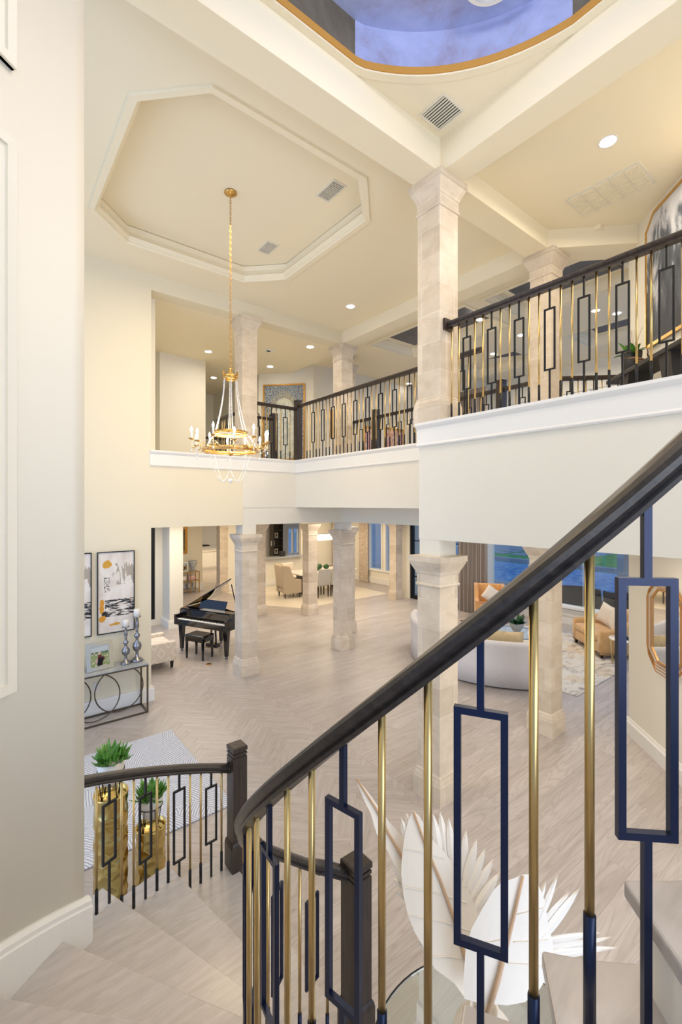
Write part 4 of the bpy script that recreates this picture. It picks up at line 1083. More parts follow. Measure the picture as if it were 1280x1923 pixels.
# ---- upstairs things -------------------------------------------------------
dg = math.atan2(9.69-10.77, 6.8-5.77)
a0_, b0_ = Vector((5.77,10.77)), Vector((6.8,9.69)); mid = a0_.lerp(b0_, .47)
nrm = Vector((dg and math.sin(dg), -cos(dg)))
picture('large gold-framed garden tapestry on the upper hall wall', (mid.x+nrm.x*.012, mid.y+nrm.y*.012, 4.32), dg, 1.12, 2.0, .035, 'goldframe', 'garden', name='framed_tapestry', cat='tapestry')
for (x, z, w_, h_, m_, l) in ((7.62,4.95,.55,.75,'sepia','small gold-framed picture on the upstairs wall right of the tapestry'),(8.75,4.6,.5,.8,'pink','pink framed print behind the bridge newel post'),(9.75,4.5,.8,.95,'pink','wider pink framed print behind the bridge balusters')):
    picture(l, (x, 9.685, z), 0, w_, h_, .06, 'goldframe', m_, name='framed_print')
# diagonal wall: storm painting, mirror
dv = Vector((-.7071,-.7071)); P0 = Vector((7.0,2.42)); wn_ = Vector((-.7071,.7071)); rzw = rad(-135)+PI   # local -y faces the room
rzw = math.atan2(-.7071,.7071)*-1  # 45 deg: local x runs along (+,+)
def onwall(t_, z, off=.004): p = P0+dv*t_+wn_*off; return (p.x, p.y, z)
def wallM(): pass
# local frame on that wall: x along (+.707,+.707), -y would point to (+,-); build things facing +y instead
st = thing('framed_painting', 'tall stormy grey painting in a clipped-corner gold frame on the upstairs wall', 'painting', onwall(1.02, 5.15), rad(45))
w_, h_, c_ = 1.05, 1.62, .16
oc = [(-w_/2+c_,0),(w_/2-c_,0),(w_/2,c_),(w_/2,h_-c_),(w_/2-c_,h_),(-w_/2+c_,h_),(-w_/2,h_-c_),(-w_/2,c_)]
oc = [(-w_/2,0),(w_/2,0),(w_/2,h_-c_),(w_/2-c_,h_),(-w_/2+c_,h_),(-w_/2,h_-c_)]
fr = MB()
for i in range(len(oc)):
    a, b = oc[i], oc[(i+1)%len(oc)]; fr.bar((a[0],.02,a[1]),(b[0],.02,b[1]),.022,.04)
fr.build('frame', M['gold'], st, loc=(0,0,0))
mm = MB().prism([(x, y) for x, y in oc], 0, .02).xf(Rx(PI/2) @ T(0,0,-.026)); mm.build('canvas', M['storm'], st, loc=(0,0,0))
mr = thing('wall_mirror', 'clipped-corner mirror with nested copper wire frames on the right wall', 'mirror', onwall(.90, 1.18, .01), rad(45))
def octf(w, h, c, ox=0, oz=0): return [(-w/2+c+ox,oz),(w/2-c+ox,oz),(w/2+ox,c+oz),(w/2+ox,h-c+oz),(w/2-c+ox,h+oz),(-w/2+c+ox,h+oz),(-w/2+ox,h-c+oz),(-w/2+ox,c+oz)]
for i, (sw, sh, oz, oy) in enumerate(((.82,.94,.03,.012),(.76,1.0,.0,.022),(.70,1.06,-.03,.032),(.64,1.12,-.06,.042))):
    f = MB(); o8 = octf(sw, sh, .16, 0, oz)
    for k in range(8): a, b = o8[k], o8[(k+1)%8]; f.bar((a[0],oy,a[1]),(b[0],oy,b[1]),.008)
    f.build('wire_frame', M['copper'], mr, loc=(0,0,0))
MB().prism(octf(.58,.86,.13,0,.07), 0, .008).xf(Rx(PI/2) @ T(0,0,-.012)).build('glass', M['mirror'], mr, loc=(0,0,0))
f = MB(); o8 = octf(.60,.88,.135,0,.06)
for k in range(8): a, b = o8[k], o8[(k+1)%8]; f.bar((a[0],.014,a[1]),(b[0],.014,b[1]),.02)
f.build('inner_frame', M['copper'], mr, loc=(0,0,0))
# upstairs console, planter, driftwood
uc = thing('console_table', 'dark upstairs console table with slab legs behind the balcony railing', 'table', onwall(1.15, 4.0, .27), rad(45))
MB().prism([(-.85,-.10),(-.45,-.19),(.45,-.19),(.85,-.10),(.85,.16),(-.85,.16)], .74, .79).build('top', M['blackpot'], uc, loc=(0,0,0), bevel=.006)
for sx in (-1, 1):
    MB().add([(sx*.62,-.14,0),(sx*.50,-.14,0),(sx*.50,.14,0),(sx*.62,.14,0),(sx*.52,-.14,.74),(sx*.30,-.14,.74),(sx*.30,.14,.74),(sx*.52,.14,.74)],
       [(0,3,2,1),(4,5,6,7),(0,1,5,4),(1,2,6,5),(2,3,7,6),(3,0,4,7)]).build('leg', M['blackpot'], uc, loc=(0,0,0))
MB().box(-.5,-.05,.30,.5,.05,.34).build('stretcher', M['blackpot'], uc, loc=(0,0,0))
plx, ply, _ = onwall(.62, 0, .27)
pt_ = thing('potted_plant', 'green leafy plant in a matte black planter on the upstairs console', 'potted plant', (plx, ply, 4.792))
MB().lathe(0,0,[(.001,0),(.085,0),(.105,.05),(.118,.26),(.108,.26),(.10,.23),(.001,.23)],24).build('planter', M['blackpot'], pt_, loc=(0,0,0))
lf = MB(); g2 = random.Random(11)
def blade(mb, b0, a, el, L, wd, droop=.5, n=5):
    h = Vector((cos(a),sin(a),0)); s_ = Vector((-sin(a),cos(a),0)); vs = []; p = Vector(b0)
    for i in range(n+1):
        t = i/n; e = el-droop*t; wv = wd*(math.sin(PI*min(1, .12+t*.88))**.8)*.5 if i < n else .0005
        vs += [p-s_*wv, p+Vector((0,0,-wv*.35)), p+s_*wv]
        p = p+(h*cos(e)+Vector((0,0,sin(e))))*L/n
    m = len(vs); up = Vector((0,0,.0015)); vs2 = [v+up for v in vs]; fs = []
    for i in range(n):
        for k in range(2):
            q = 3*i+k; fs.append((q,q+1,q+4,q+3)); fs.append((q+m,q+3+m,q+4+m,q+1+m))
    mb.add(vs+vs2, fs, True)
for k in range(26): blade(lf, (g2.uniform(-.05,.05),g2.uniform(-.05,.05),.22), g2.uniform(0,2*PI), g2.uniform(.3,1.35), g2.uniform(.13,.24), .055, .9)
lf.build('foliage', M['leafg'], pt_, loc=(0,0,0))
tw = MB()
for k in range(6):
    a = g2.uniform(0,2*PI); p = Vector((.04,.0,.22)); pts = [p]
    for i in range(5): p = p+Vector((cos(a)*.025+g2.uniform(-.01,.01), sin(a)*.025+g2.uniform(-.01,.01), .075)); pts.append(p)
    tw.tube(pts, .002, 5)
tw.build('twigs', M['driftwood'], pt_, loc=(0,0,0))
dwx, dwy, _ = onwall(.95, 0, .27); dwd = MB(); g2 = random.Random(4)
for k in range(9):
    p = Vector((dwx,dwy,4.83)); pts = [p]
    a = g2.uniform(0,2*PI)
    for i in range(6): a += g2.uniform(-.7,.7); p = p+Vector((.045*cos(a),.045*sin(a),g2.uniform(-.01,.035))); p.z = max(p.z,4.81); pts.append(p)
    dwd.tube(pts, .014, 6, rads=[.016,.014,.012,.010,.007,.003,.002])
tag(dwd.build('driftwood', M['driftwood']), 'gnarled brown driftwood piece on the upstairs console beside the planter', 'driftwood')
# ---- living room ------------------------------------------------------------
tag(MB().rbox(7.65, 3.40, .001, 11.2, 6.6, .014, .005, 2).build('area_rug', M['rug2']), 'abstract cream and grey rug under the living room seating', 'rug')
sx, sy, SR = 8.5, 5.35, 1.83
sf = thing('curved_sofa', 'curved white boucle sofa seen from behind in the living room', 'sofa', (6.95, 5.35, 0))
a0, a1 = rad(180-62), rad(180+60)
bk = [(SR-.17,.30),(SR-.02,.03),(SR+.02,.03),(SR+.005,.40),(SR+.02,.70),(SR+.03,.735),(SR+.015,.775),(SR-.03,.80),(SR-.08,.795),(SR-.12,.765),(SR-.15,.6)]
MB().arc(sx, sy, bk, a0, a1, 48, True).build('backrest', M['boucle'], sf)
MB().arc(sx, sy, [(SR-.95,.05),(SR-.14,.05),(SR-.14,.43),(SR-.18,.46),(SR-.88,.46),(SR-.95,.42)], a0+.07, a1-.07, 40, True).build('seat', M['boucle'], sf)
for e0, e1 in ((a0-.005,a0+.08),(a1-.08,a1+.005)): MB().arc(sx, sy, [(SR-.93,.04),(SR+.0,.04),(SR+.01,.72),(SR-.08,.78),(SR-.5,.66),(SR-.88,.60),(SR-.93,.55)], e0, e1, 4, True).build('arm', M['boucle'], sf)
MB().arc(sx, sy, [(SR-.9,0),(SR-.05,0),(SR-.05,.05),(SR-.9,.05)], a0+.05, a1-.05, 30).build('plinth', M['black'], sf)
def cushion(x, y, z, w, h, t, rz, tilt, mat, label, roll=0, group=None):
    m = MB().pillow(Rz(rz) @ Rx(tilt) @ Matrix.Rotation(roll, 4, 'Y') @ T(0,0,0), w, h, t)
    zs = min(v[2] for v in m.v); m.v = [(a+x, b+y, c-zs+z) for a, b, c in m.v]
    return tag(m.build('throw_pillow', M[mat]), label, 'pillow', group)
def onsofa(dgr, r): a = rad(dgr); return sx+r*cos(a), sy+r*sin(a)
for dgr, mt, l in ((194,'screen','ivory pillow on the white sofa left of the champagne one'),(207,'goldcushion','champagne pillow propped against the white sofa back'),(219,'goldcushion','second champagne pillow on the white sofa, tucked behind the brass baluster'),(178,'screen','ivory pillow farther left on the white curved sofa')):
    x, y = onsofa(dgr, SR-.33); cushion(x, y, .47, .46, .44, .15, rad(dgr)-PI/2, .22, mt, l)
tb = thing('coffee_table', 'round glass coffee table with two metal rings in front of the white sofa', 'table', (8.85, 5.23, .016))
for z, r in ((.43,.50),(.10,.42)): MB().tube([(r*cos(2*PI*i/48),r*sin(2*PI*i/48),z) for i in range(48)], .012, 6, True).build('ring', M['silver'], tb, loc=(0,0,0))
MB().lathe(0,0,[(.001,.432),(.49,.432),(.49,.444),(.001,.444)],48,False).build('glass_top', M['tglass'], tb, loc=(0,0,0))
for k in range(4): a = 2*PI*k/4+.3; MB().tube([(.49*cos(a),.49*sin(a),.43),(.36*cos(a+.2),.36*sin(a+.2),.2),(.46*cos(a+.3),.46*sin(a+.3),.0)],.011,6).build('leg', M['silver'], tb, loc=(0,0,0))
bw = thing('potted_plant', 'green leafy plant in a white faceted bowl on the glass coffee table', 'potted plant', (8.90, 5.20, .461))
MB().lathe(0,0,[(.001,0),(.07,0),(.075,.01),(.13,.09),(.155,.17),(.15,.185),(.14,.18),(.12,.15),(.001,.15)],9,False).build('bowl', M['concrete'], bw, loc=(0,0,0))
lf = MB(); g2 = random.Random(21)
for k in range(34): blade(lf, (g2.uniform(-.08,.08),g2.uniform(-.08,.08),.15), g2.uniform(0,2*PI), g2.uniform(.5,1.4), g2.uniform(.16,.28), .075, .7)
lf.build('foliage', M['leafd'], bw, loc=(0,0,0))
# mustard loveseat
lvp = thing('loveseat', 'mustard velvet barrel loveseat with nailhead trim in the living room', 'loveseat', (10.22, 4.38, .016), math.atan2(-.76,-.65))
# local: x along the front, +y towards the back
def lb(mb, n_, m_, par=lvp, **k): return mb.build(n_, M[m_], par, loc=(0,0,0), **k)
LW, LD = .60, .92
ang0 = lvp.rotation_euler[2]
# front faces towards the sofa: use local -y as front
lvp.rotation_euler = (0,0,math.atan2(-.65,-.76)+PI/2+PI)
fd = Vector((-.76,.65)); lvp.rotation_euler = (0,0,math.atan2(fd.y,fd.x)+PI/2)
lb(MB().rbox(-LW+.1,.02,.08,LW-.1,.80,.32,.03), 'base', 'mustard'); lb(MB().rbox(-LW+.12,.0,.32,LW-.12,.70,.47,.05), 'seat_cushion', 'mustard')
def barrel(zt):
    path = [(-LW,.02),(-LW,.35),(-LW+.02,.62),(-LW+.14,.82),(-LW+.36,.91),(0,.94),(LW-.36,.91),(LW-.14,.82),(LW-.02,.62),(LW,.35),(LW,.02)]
    hs = [.55,.58,.68,.80,.86,.88,.86,.80,.68,.58,.55]; vs = []; fs = []; n = len(path)
    for i, (x, y) in enumerate(path):
        a = path[max(0,i-1)]; b = path[min(n-1,i+1)]; tx, ty = b[0]-a[0], b[1]-a[1]; l = math.hypot(tx,ty); nx, ny = ty/l, -tx/l
        H = hs[i]; q = .13
        for u, z in ((0,.08),(-.01,.3),(.0,H-.03),(.02,H),(.08,H+.012),(q-.01,H-.02),(q,H-.07),(q,.3),(q,.08)): vs.append((x+nx*u, y+ny*u, z))
    m = 9
    for i in range(n-1):
        for k in range(m): l = (k+1)%m; fs.append((i*m+k,i*m+l,(i+1)*m+l,(i+1)*m+k))
    fs += [tuple(range(m-1,-1,-1)), tuple(range((n-1)*m,n*m))]
    return MB().add(vs, fs, True)
lb(barrel(.8), 'backrest', 'mustard')
nh = MB()
for i in range(26): nh.ball((-LW-.004,.05+i*.026,.105),.008,6,4)
for i in range(44): nh.ball((-LW+.03+i*(2*LW-.06)/43,.012,.105),.008,6,4)
for i in range(26): nh.ball((LW+.004,.05+i*.026,.105),.008,6,4)
lb(nh, 'nailheads', 'nail')
for x in (-LW+.07, LW-.07):
    for y in (.07,.80): lb(MB().frust(x,y,0,.022,.022,.085,.035,.035), 'foot', 'nail')
def onlove(x, y): v = Matrix.Rotation(lvp.rotation_euler[2],4,'Z') @ Vector((x,y,0)); return lvp.location.x+v.x, lvp.location.y+v.y
rzl = lvp.rotation_euler[2]
for x, y, l, r_ in ((-.20,.58,'white patterned pillow leaning on the back of the mustard loveseat',.3),(.24,.50,'white and grey brushed pillow in front, on the mustard loveseat',-.2)):
    X, Y = onlove(x, y); cushion(X, Y, .478, .46, .44, .14, rzl+r_, -.3, 'screen', l, .22)
# side table + books
st_ = thing('side_table', 'round white marble side table on thin gold legs beside the mustard loveseat', 'table', (9.86, 3.50, .016))
MB().lathe(0,0,[(.001,.49),(.25,.49),(.255,.50),(.25,.515),(.001,.515)],36).build('top', M['marble'], st_, loc=(0,0,0))
for k in range(3):
    a = 2*PI*k/3+.2
    for e in (-.5,.5): MB().bar((.22*cos(a+e),.22*sin(a+e),.49),(.21*cos(a),.21*sin(a),0),.010).build('leg', M['brass'], st_, loc=(0,0,0))
for i, (w_, d_, h_, rz_, l) in enumerate(((.26,.19,.03,.5,'thick dark book at the bottom of the pile on the marble side table'),(.22,.16,.022,.8,'smaller dark book on top of the pile on the marble side table'))):
    zb = .533+i*.032
    bk_ = thing('book', l, 'book', (9.84, 3.52, zb), rz_)
    MB().box(-w_/2,-d_/2,0,w_/2,d_/2,.003).box(-w_/2,-d_/2,h_-.003,w_/2,d_/2,h_).box(-w_/2,-d_/2,0,-w_/2+.004,d_/2,h_).build('cover', M['books'], bk_, loc=(0,0,0))
    MB().box(-w_/2+.004,-d_/2+.004,.003,w_/2-.005,d_/2-.004,h_-.003).build('pages', M['page'], bk_, loc=(0,0,0))
# amber wing chair
def wingchair(name, label, loc, rz, m, W=.72, H=1.02, seat=.46):
    t = thing(name, label, 'armchair', loc, rz); w2 = W/2
    MB().rbox(-w2+.06,-.32,.16,w2-.06,.30,seat-.08,.03).build('base', M[m], t, loc=(0,0,0))
    MB().rbox(-w2+.09,-.33,seat-.09,w2-.09,.26,seat+.03,.04).build('seat_cushion', M[m], t, loc=(0,0,0))
    MB().rbox(-w2+.04,0,0,w2-.04,.12,H-seat+.10,.04).xf(T(0,.24,seat-.10) @ Rx(-.12)).build('backrest', M[m], t, loc=(0,0,0))
    for s in (-1, 1):
        v = [(s*w2,-.30,.16),(s*w2,.34,.16),(s*w2,.40,H),(s*w2,.14,H-.04),(s*w2,.04,seat+.34),(s*w2,-.06,seat+.17),(s*w2,-.30,seat+.14)]
        v2 = [(s*(w2-.10),y,z) for x, y, z in v]; n = 7
        mb = MB().add(v+v2, [tuple(range(n)), tuple(range(2*n-1,n-1,-1))]+[(i,(i+1)%n,n+(i+1)%n,n+i) for i in range(n)])
        mb.build('wing', M[m], t, loc=(0,0,0), bevel=.02, seg=3)
    for x in (-w2+.09, w2-.09):
        for y in (-.27,.27): MB().frust(x,y,0,.014,.014,.17,.024,.024).build('leg', M['ebony'], t, loc=(0,0,0))
    return t
wc = wingchair('wing_chair', 'amber velvet wing chair near the taupe drape by the window', (10.75, 7.05, 0), rad(-52), 'orange', .80, .98)
cushion(10.63, 6.94, .50, .40, .38, .13, rad(-52), -.25, 'screen', 'small white pillow on the amber wing chair', .6)
# drapes
def drape(name, a, b, z0, z1, n, amp, mat, label):
    a = Vector((*a,0)); b = Vector((*b,0)); t = (b-a); L = t.length; t.normalize(); nn = Vector((-t.y,t.x,0)); N = n*10; vs = []; fs = []
    for z in (z0, (z0+z1)/2, z1):
        for i in range(N+1): p = a+t*(L*i/N)+nn*amp*sin(2*PI*n*i/N)+t*amp*.5*sin(4*PI*n*i/N); vs.append((p.x,p.y,z))
    for z in (z0, (z0+z1)/2, z1):
        for i in range(N+1): p = a+t*(L*i/N)+nn*(amp*sin(2*PI*n*i/N)+.006)+t*amp*.5*sin(4*PI*n*i/N); vs.append((p.x,p.y,z))
    q = 3*(N+1)
    for r in range(2):
        for i in range(N):
            k = r*(N+1)+i; fs.append((k,k+1,k+N+2,k+N+1)); fs.append((q+k,q+k+N+1,q+k+N+2,q+k+1))
    return tag(MB().add(vs, fs, True).build(name, mat), label, 'curtain')
drape('drape', (11.18,8.42), (11.18,7.42), .01, 6.5, 7, .075, M['drape'], 'floor-length taupe drape left of the pool window')
drape('drape', (12.28,14.25), (12.28,13.68), .01, 2.75, 6, .04, M['drapep'], 'floral cream drape left of the blue dining windows')
drape('drape', (11.75,15.35), (12.15,15.35), .01, 2.75, 5, .035, M['drapep'], 'floral cream drape against the dining room back wall')

# ---- dining ------------------------------------------------------------------
dt = thing('dining_table', 'long dining table with a pale top and dark legs on the cream tile', 'table', (9.75, 13.4, .006))
MB().box(-1.25,-.52,.72,1.25,.52,.765).build('top', M['marble'], dt, loc=(0,0,0), bevel=.008)
for x in (-.8,.8): MB().box(x-.12,-.28,0,x+.12,.28,.72).build('pedestal', M['ebony'], dt, loc=(0,0,0), bevel=.01)
wingchair('wing_chair', 'tan linen wingback chair at the head of the dining table', (8.28, 13.25, .006), rad(82), 'linen', .70, 1.12, .47)
def parsons(label, x, y, rz, m='grey_linen'):
    t = thing('dining_chair', label, 'chair', (x, y, .006), rz, group='upholstered dining chairs')
    MB().rbox(-.25,-.26,.38,.25,.24,.50,.03).build('seat', M[m], t, loc=(0,0,0))
    MB().rbox(-.25,0,0,.25,.08,.56,.035).xf(T(0,.20,.42) @ Rx(-.12)).build('backrest', M[m], t, loc=(0,0,0))
    for px in (-.21,.21):
        for py in (-.21,.21): MB().frust(px,py,0,.013,.013,.39,.022,.022).build('leg', M['ebony'], t, loc=(0,0,0))
parsons('grey upholstered dining chair with its back to us, left one of the near pair', 9.10, 12.62, PI)
parsons('grey upholstered dining chair partly behind the middle column, right one of the near pair', 9.64, 12.62, PI)
parsons('cream dining chair on the far side of the table, right of the wingback chair', 9.0, 14.25, 0, 'screen')
for i, (x, y) in enumerate(((9.60,13.40),(9.80,13.60),(9.98,13.42))):
    l = ('left green moss ball on the dining table','middle green moss ball on the dining table','right green moss ball on the dining table')[i]
    g2 = random.Random(i); m_ = MB()
    m_.lathe(x,y,[(max(.1*sin(PI*k/10),.002), .772+.10-.10*cos(PI*k/10)) for k in range(11)],18,True,wob=lambda k,z: 1+.09*g2.uniform(-1,1))
    tag(m_.build('moss_ball', M['leafd']), l, 'decoration', 'moss balls on the dining table')
lc = thing('crystal_chandelier', 'rectangular crystal chandelier glowing above the dining table', 'chandelier', (9.93, 13.4, 2.8))
f = MB().box(-.62,-.16,-.72,.62,.16,-.70).box(-.62,-.16,-.90,.62,.16,-.89)
for x in (-.4,.4): f.cyl((x,0,-.70),(x,0,0),.008,6)
f.box(-.5,-.05,-.03,.5,.05,0); f.build('frame', M['silver'], lc, loc=(0,0,0))
cry = MB(); 
for x in range(26):
    for y in (-.16,.16): cry.box(-.60+x*.048,y-.006,-.91,-.60+x*.048+.03,y+.006,-.72); cry.gem((-.585+x*.048,y,-.93),.014,1.5)
cry.build('crystals', emis('lit_crystal', (1,.9,.74), 3.2), lc, loc=(0,0,0))
bl_ = MB()
for x in range(6): bl_.ball((-.5+x*.2,0,-.80),.03,8,6)
bl_.build('bulbs', M['bulb'], lc, loc=(0,0,0))

# ---- counter, breakfast nook, kitchen -----------------------------------------
t = thing('tissue_box', 'small black box on the grey half-wall counter', 'box', (9.35, 15.5, 1.112))
MB().box(-.09,-.09,0,.09,.09,.20).build('box_body', M['blackpot'], t, loc=(0,0,0), bevel=.008); MB().box(-.05,-.02,.2,.05,.02,.206).build('opening', M['slot'], t, loc=(0,0,0))
sh = thing('bookshelf', 'dark shelf unit with photos seen past the half wall', 'shelf', (10.32, 17.6, 0))
f = MB().box(-.25,-.15,0,-.22,.15,2.3).box(.22,-.15,0,.25,.15,2.3).box(-.25,.13,0,.25,.15,2.3)
for z in (.1,.55,.95,1.3,1.65,2.0,2.28): f.box(-.25,-.15,z,.25,.15,z+.03)
f.build('carcass', M['bronze'], sh, loc=(0,0,0))
shx = 10.22
for i, (dx, z, l) in enumerate(((-.10,1.33,'framed photo on the shelf unit, lower one'),(.08,1.68,'framed photo on the shelf unit, upper one'),(.07,.98,'framed photo low on the shelf unit'))):
    picture(l, (shx+dx, 17.60, z), 0, .16, .22, .025, 'white', 'photo', name='picture_frame', cat='picture frame')
x_ = thing('potted_plant', 'small yellow-green plant on top of the shelf unit', 'potted plant', (shx, 17.6, 2.31))
MB().lathe(0,0,[(.001,0),(.06,0),(.08,.1),(.001,.1)],14).build('pot', M['pot'], x_, loc=(0,0,0)); lf = MB(); g2 = random.Random(2)
for k in range(20): blade(lf, (0,0,.09), g2.uniform(0,2*PI), g2.uniform(.4,1.3), .22, .05)
lf.build('foliage', M['leafg'], x_, loc=(0,0,0))
kc = thing('kitchen_island', 'white kitchen island glimpsed past the far tan column', 'cabinet', (8.9, 21.7, 0))
MB().box(-1.4,-.5,.08,1.4,.6,.88).build('body', M['white'], kc, loc=(0,0,0)); MB().box(-1.44,-.54,.88,1.44,.64,.92).build('worktop', M['marble'], kc, loc=(0,0,0))
for i in range(4): MB().box(-1.36+i*.69,-.52,.14,-.72+i*.69,-.5,.84).build('door', M['white'], kc, loc=(0,0,0))
MB().box(-1.36,-.46,0,1.36,.56,.08).build('plinth', M['white'], kc, loc=(0,0,0))
kr = thing('kitchen_cabinet', 'white kitchen base cabinet with dark cooktop against the tiled wall', 'cabinet', (9.3, 23.65, 0))
MB().box(-2,-.3,0,2,.3,.9).build('body', M['white'], kr, loc=(0,0,0)); MB().box(-2,-.33,.9,2,.3,.94).build('worktop', M['marble'], kr, loc=(0,0,0)); MB().box(-.9,-.28,.94,.3,.2,1.0).build('cooktop', M['black'], kr, loc=(0,0,0))
for i in range(5): MB().box(-1.96+i*.8,-.32,.06,-1.2+i*.8,-.3,.86).build('door', M['white'], kr, loc=(0,0,0))
pfc = thing('pot_filler', 'bronze pot filler tap on the tiled wall above the cooktop', 'tap', (8.6, 24, 1.5))
MB().tube([(0,0,0),(0,-.12,0),(.35,-.14,0),(.6,-.3,0),(.6,-.3,-.12)],.016,6).build('arm', M['bronze'], pfc, loc=(0,0,0)); MB().lathe(0,0,[(.04,-.02),(.04,.02)],10).build('flange', M['bronze'], pfc, loc=(0,-.02,0))
# hall console
picture('ornate gold-framed picture on the side hall wall, cut off by the pier', (5.57, 16.39, 1.38), 0, .62, .98, .09, 'goldframe', 'sepia')
hc = thing('console_table', 'gold metal console table with glass shelves in the side hall behind the piano', 'table', (5.7, 16.1, 0))
f = MB()
for x in (5.1, 5.85, 6.15):
    for y in (15.92, 16.28): f.box(x-.012,y-.012,0,x+.012,y+.012,.76)
for z in (.10,.42,.74):
    for y in (15.92,16.28): f.box(5.1,y-.01,z,6.15,y+.01,z+.02)
    for x in (5.1,6.15): f.box(x-.01,15.92,z,x+.01,16.28,z+.02)
f.build('frame', M['goldframe'], hc)
for z in (.12,.44,.76): MB().box(5.1,15.92,z,6.15,16.28,z+.01).build('shelf', M['tglass'], hc)
t = thing('vase', 'grey ribbed cone vase on the gold side hall console', 'vase', (5.98, 16.1, .775))
MB().lathe(0,0,[(.001,0),(.045,0),(.06,.03),(.15,.30),(.16,.36),(.13,.37),(.12,.33),(.001,.33)],18).build('body', M['concrete'], t, loc=(0,0,0))
picture('small white-framed photo leaning on the gold side hall console', (5.66, 16.06, .775), 0, .26, .34, .03, 'white', 'photo', name='picture_frame', cat='picture frame')
for x, z, l, m_ in ((5.92,.455,'red and white magazine upright on the middle shelf of the gold console','pink'),(5.6,.455,'cream folded throw on the middle shelf of the gold console','screen')):
    tag(MB().rbox(x-.12,16.0,z,x+.12,16.18,z+.16,.02).build('folded_throw' if m_=='screen' else 'magazine', M[m_]), l, 'decoration')
tr = MB().tube([(5.86+.11*cos(2*PI*i/20),16.1,.135+.137+.11*sin(2*PI*i/20)) for i in range(20)],.025,6,True); tag(tr.build('ring_sculpture', M['silver']), 'silver ring sculpture on the bottom shelf of the gold console', 'sculpture')

# ---- outdoors ---------------------------------------------------------------
struct('ground_patio', MB().box(11.55, -8, -.15, 16.4, 30, -.02), M['patio'])
struct('ground_patio_far', plate(MB(), [(16.4,-8),(60,-8),(60,40),(16.4,40)], [[(17,-5),(17,17.0),(23.6,17.0),(23.6,-5)]], -.14, -.03), M['lawn'])
struct('ground_dusk_blue', MB().box(12.7, 17.5, -.1, 60, 60, -.01), M['patio'])  # added paving, put here so the dining windows look dusk blue
struct('pool_water', MB().box(16.9,-5.1,-.6,23.7,17.1,-.12), M['water'])
struct('trim_11', MB().box(16.4,-5.4,-.05,17,17.3,.0).box(23.6,-5.4,-.1,24.0,17.4,.10).box(17,17.0,-.05,23.6,17.4,.0), M['patio'])
sl = MB().box(-.6,-.6,0,.6,.6,.03).build('paving_slab', M['patio'], loc=(27,12,-.03), bevel=.01)
rows = [(27+i*1.5, 12.5+j*1.5) for i in range(5) for j in range(6)]
nmx = ['nearest','second','third','fourth','farthest']; nmy = ['first','second','third','fourth','fifth','sixth']
for k, (x, y) in enumerate(rows):
    o = sl if k == 0 else sl.copy()
    if k: C.objects.link(o)
    o.location = (x, y, -.03); tag(o, 'square grey paving slab set in the lawn beyond the pool', 'paving slab', 'paving slabs in the lawn')
def hedge():
    m_ = MB(); g2 = random.Random(8)
    for k in range(2600):
        x = 46+g2.uniform(-1.2,1.2); y = g2.uniform(-8,44); z = g2.uniform(.1,9); a = g2.uniform(0,6.28); s_ = g2.uniform(.3,.6); b_ = g2.uniform(-.8,.8)
        m_.add([(x,y,z),(x+s_*cos(a),y+s_*sin(a),z+s_*b_),(x+s_*cos(a+1.3)*.7,y+s_*sin(a+1.3)*.7,z+s_)],[(0,1,2)])
    m_.box(45.5,-8,0,47,44,8.6)
    return m_
tag(hedge().build('hedge', M['hedge']), 'tall dark green hedge beyond the lawn', 'hedge', kind='stuff')
def outseat(label, y0, y1, h):
    t = thing('outdoor_sofa', label, 'outdoor seat', (13.05, (y0+y1)/2, -.02))
    m_ = MB(); N = 10; vs = []; fs = []
    for i in range(N+1):
        y = y0+(y1-y0)*i/N; zz = h+.03*sin(PI*i/N*2); 
        for x, z in ((12.75,.35),(12.66,zz),(12.72,zz+.02),(12.84,.35)): vs.append((x,y,z))
    for i in range(N):
        for k in range(4): l = (k+1)%4; fs.append((i*4+k,i*4+l,(i+1)*4+l,(i+1)*4+k))
    fs += [(3,2,1,0),(N*4,N*4+1,N*4+2,N*4+3)]
    m_.add(vs, fs); m_.build('backrest', M['mesh_black'], t)
    MB().rbox(12.80,y0+.04,.30,13.5,y1-.04,.44,.04).build('seat', M['mesh_black'], t)
    for y in (y0+.05, y1-.05):
        MB().tube([(12.70,y,.02),(12.74,y,.5),(13.1,y,.60),(13.5,y,.58),(13.55,y,.0)],.02,6).build('arm', M['black'], t)
        
outseat('long black woven outdoor sofa outside the window, seen right of the column', 5.05, 6.75, .90)
outseat('black woven outdoor chair outside the window behind the mustard loveseat', 4.35, 4.98, .90)
um = thing('patio_umbrella', 'closed-in pale umbrella outside the blue dining windows', 'umbrella', (15.5, 15.6, -.02))
MB().cyl((0,0,0),(0,0,2.3),.03,8).build('pole', M['black'], um, loc=(0,0,0)); MB().lathe(0,0,[(.75,1.55),(.5,1.75),(.05,2.3),(.02,2.3)],8,False).build('canopy', M['umbrella'], um, loc=(0,0,0))
gpl = thing('patio_pillar', 'grey block pillar outside at the right edge of the pool window', 'pillar', (15.2, 4.9, -.02))
gx, gy = fl(1176, 1120); gpl.location = (gx, gy, -.02)
MB().sqstack(0,0,[(.22,0),(.22,4.5)]).build('shaft', M['patio'], gpl, loc=(0,0,0)); MB().sqstack(0,0,[(.28,4.5),(.28,4.6)]).build('cap', M['patio'], gpl, loc=(0,0,0))

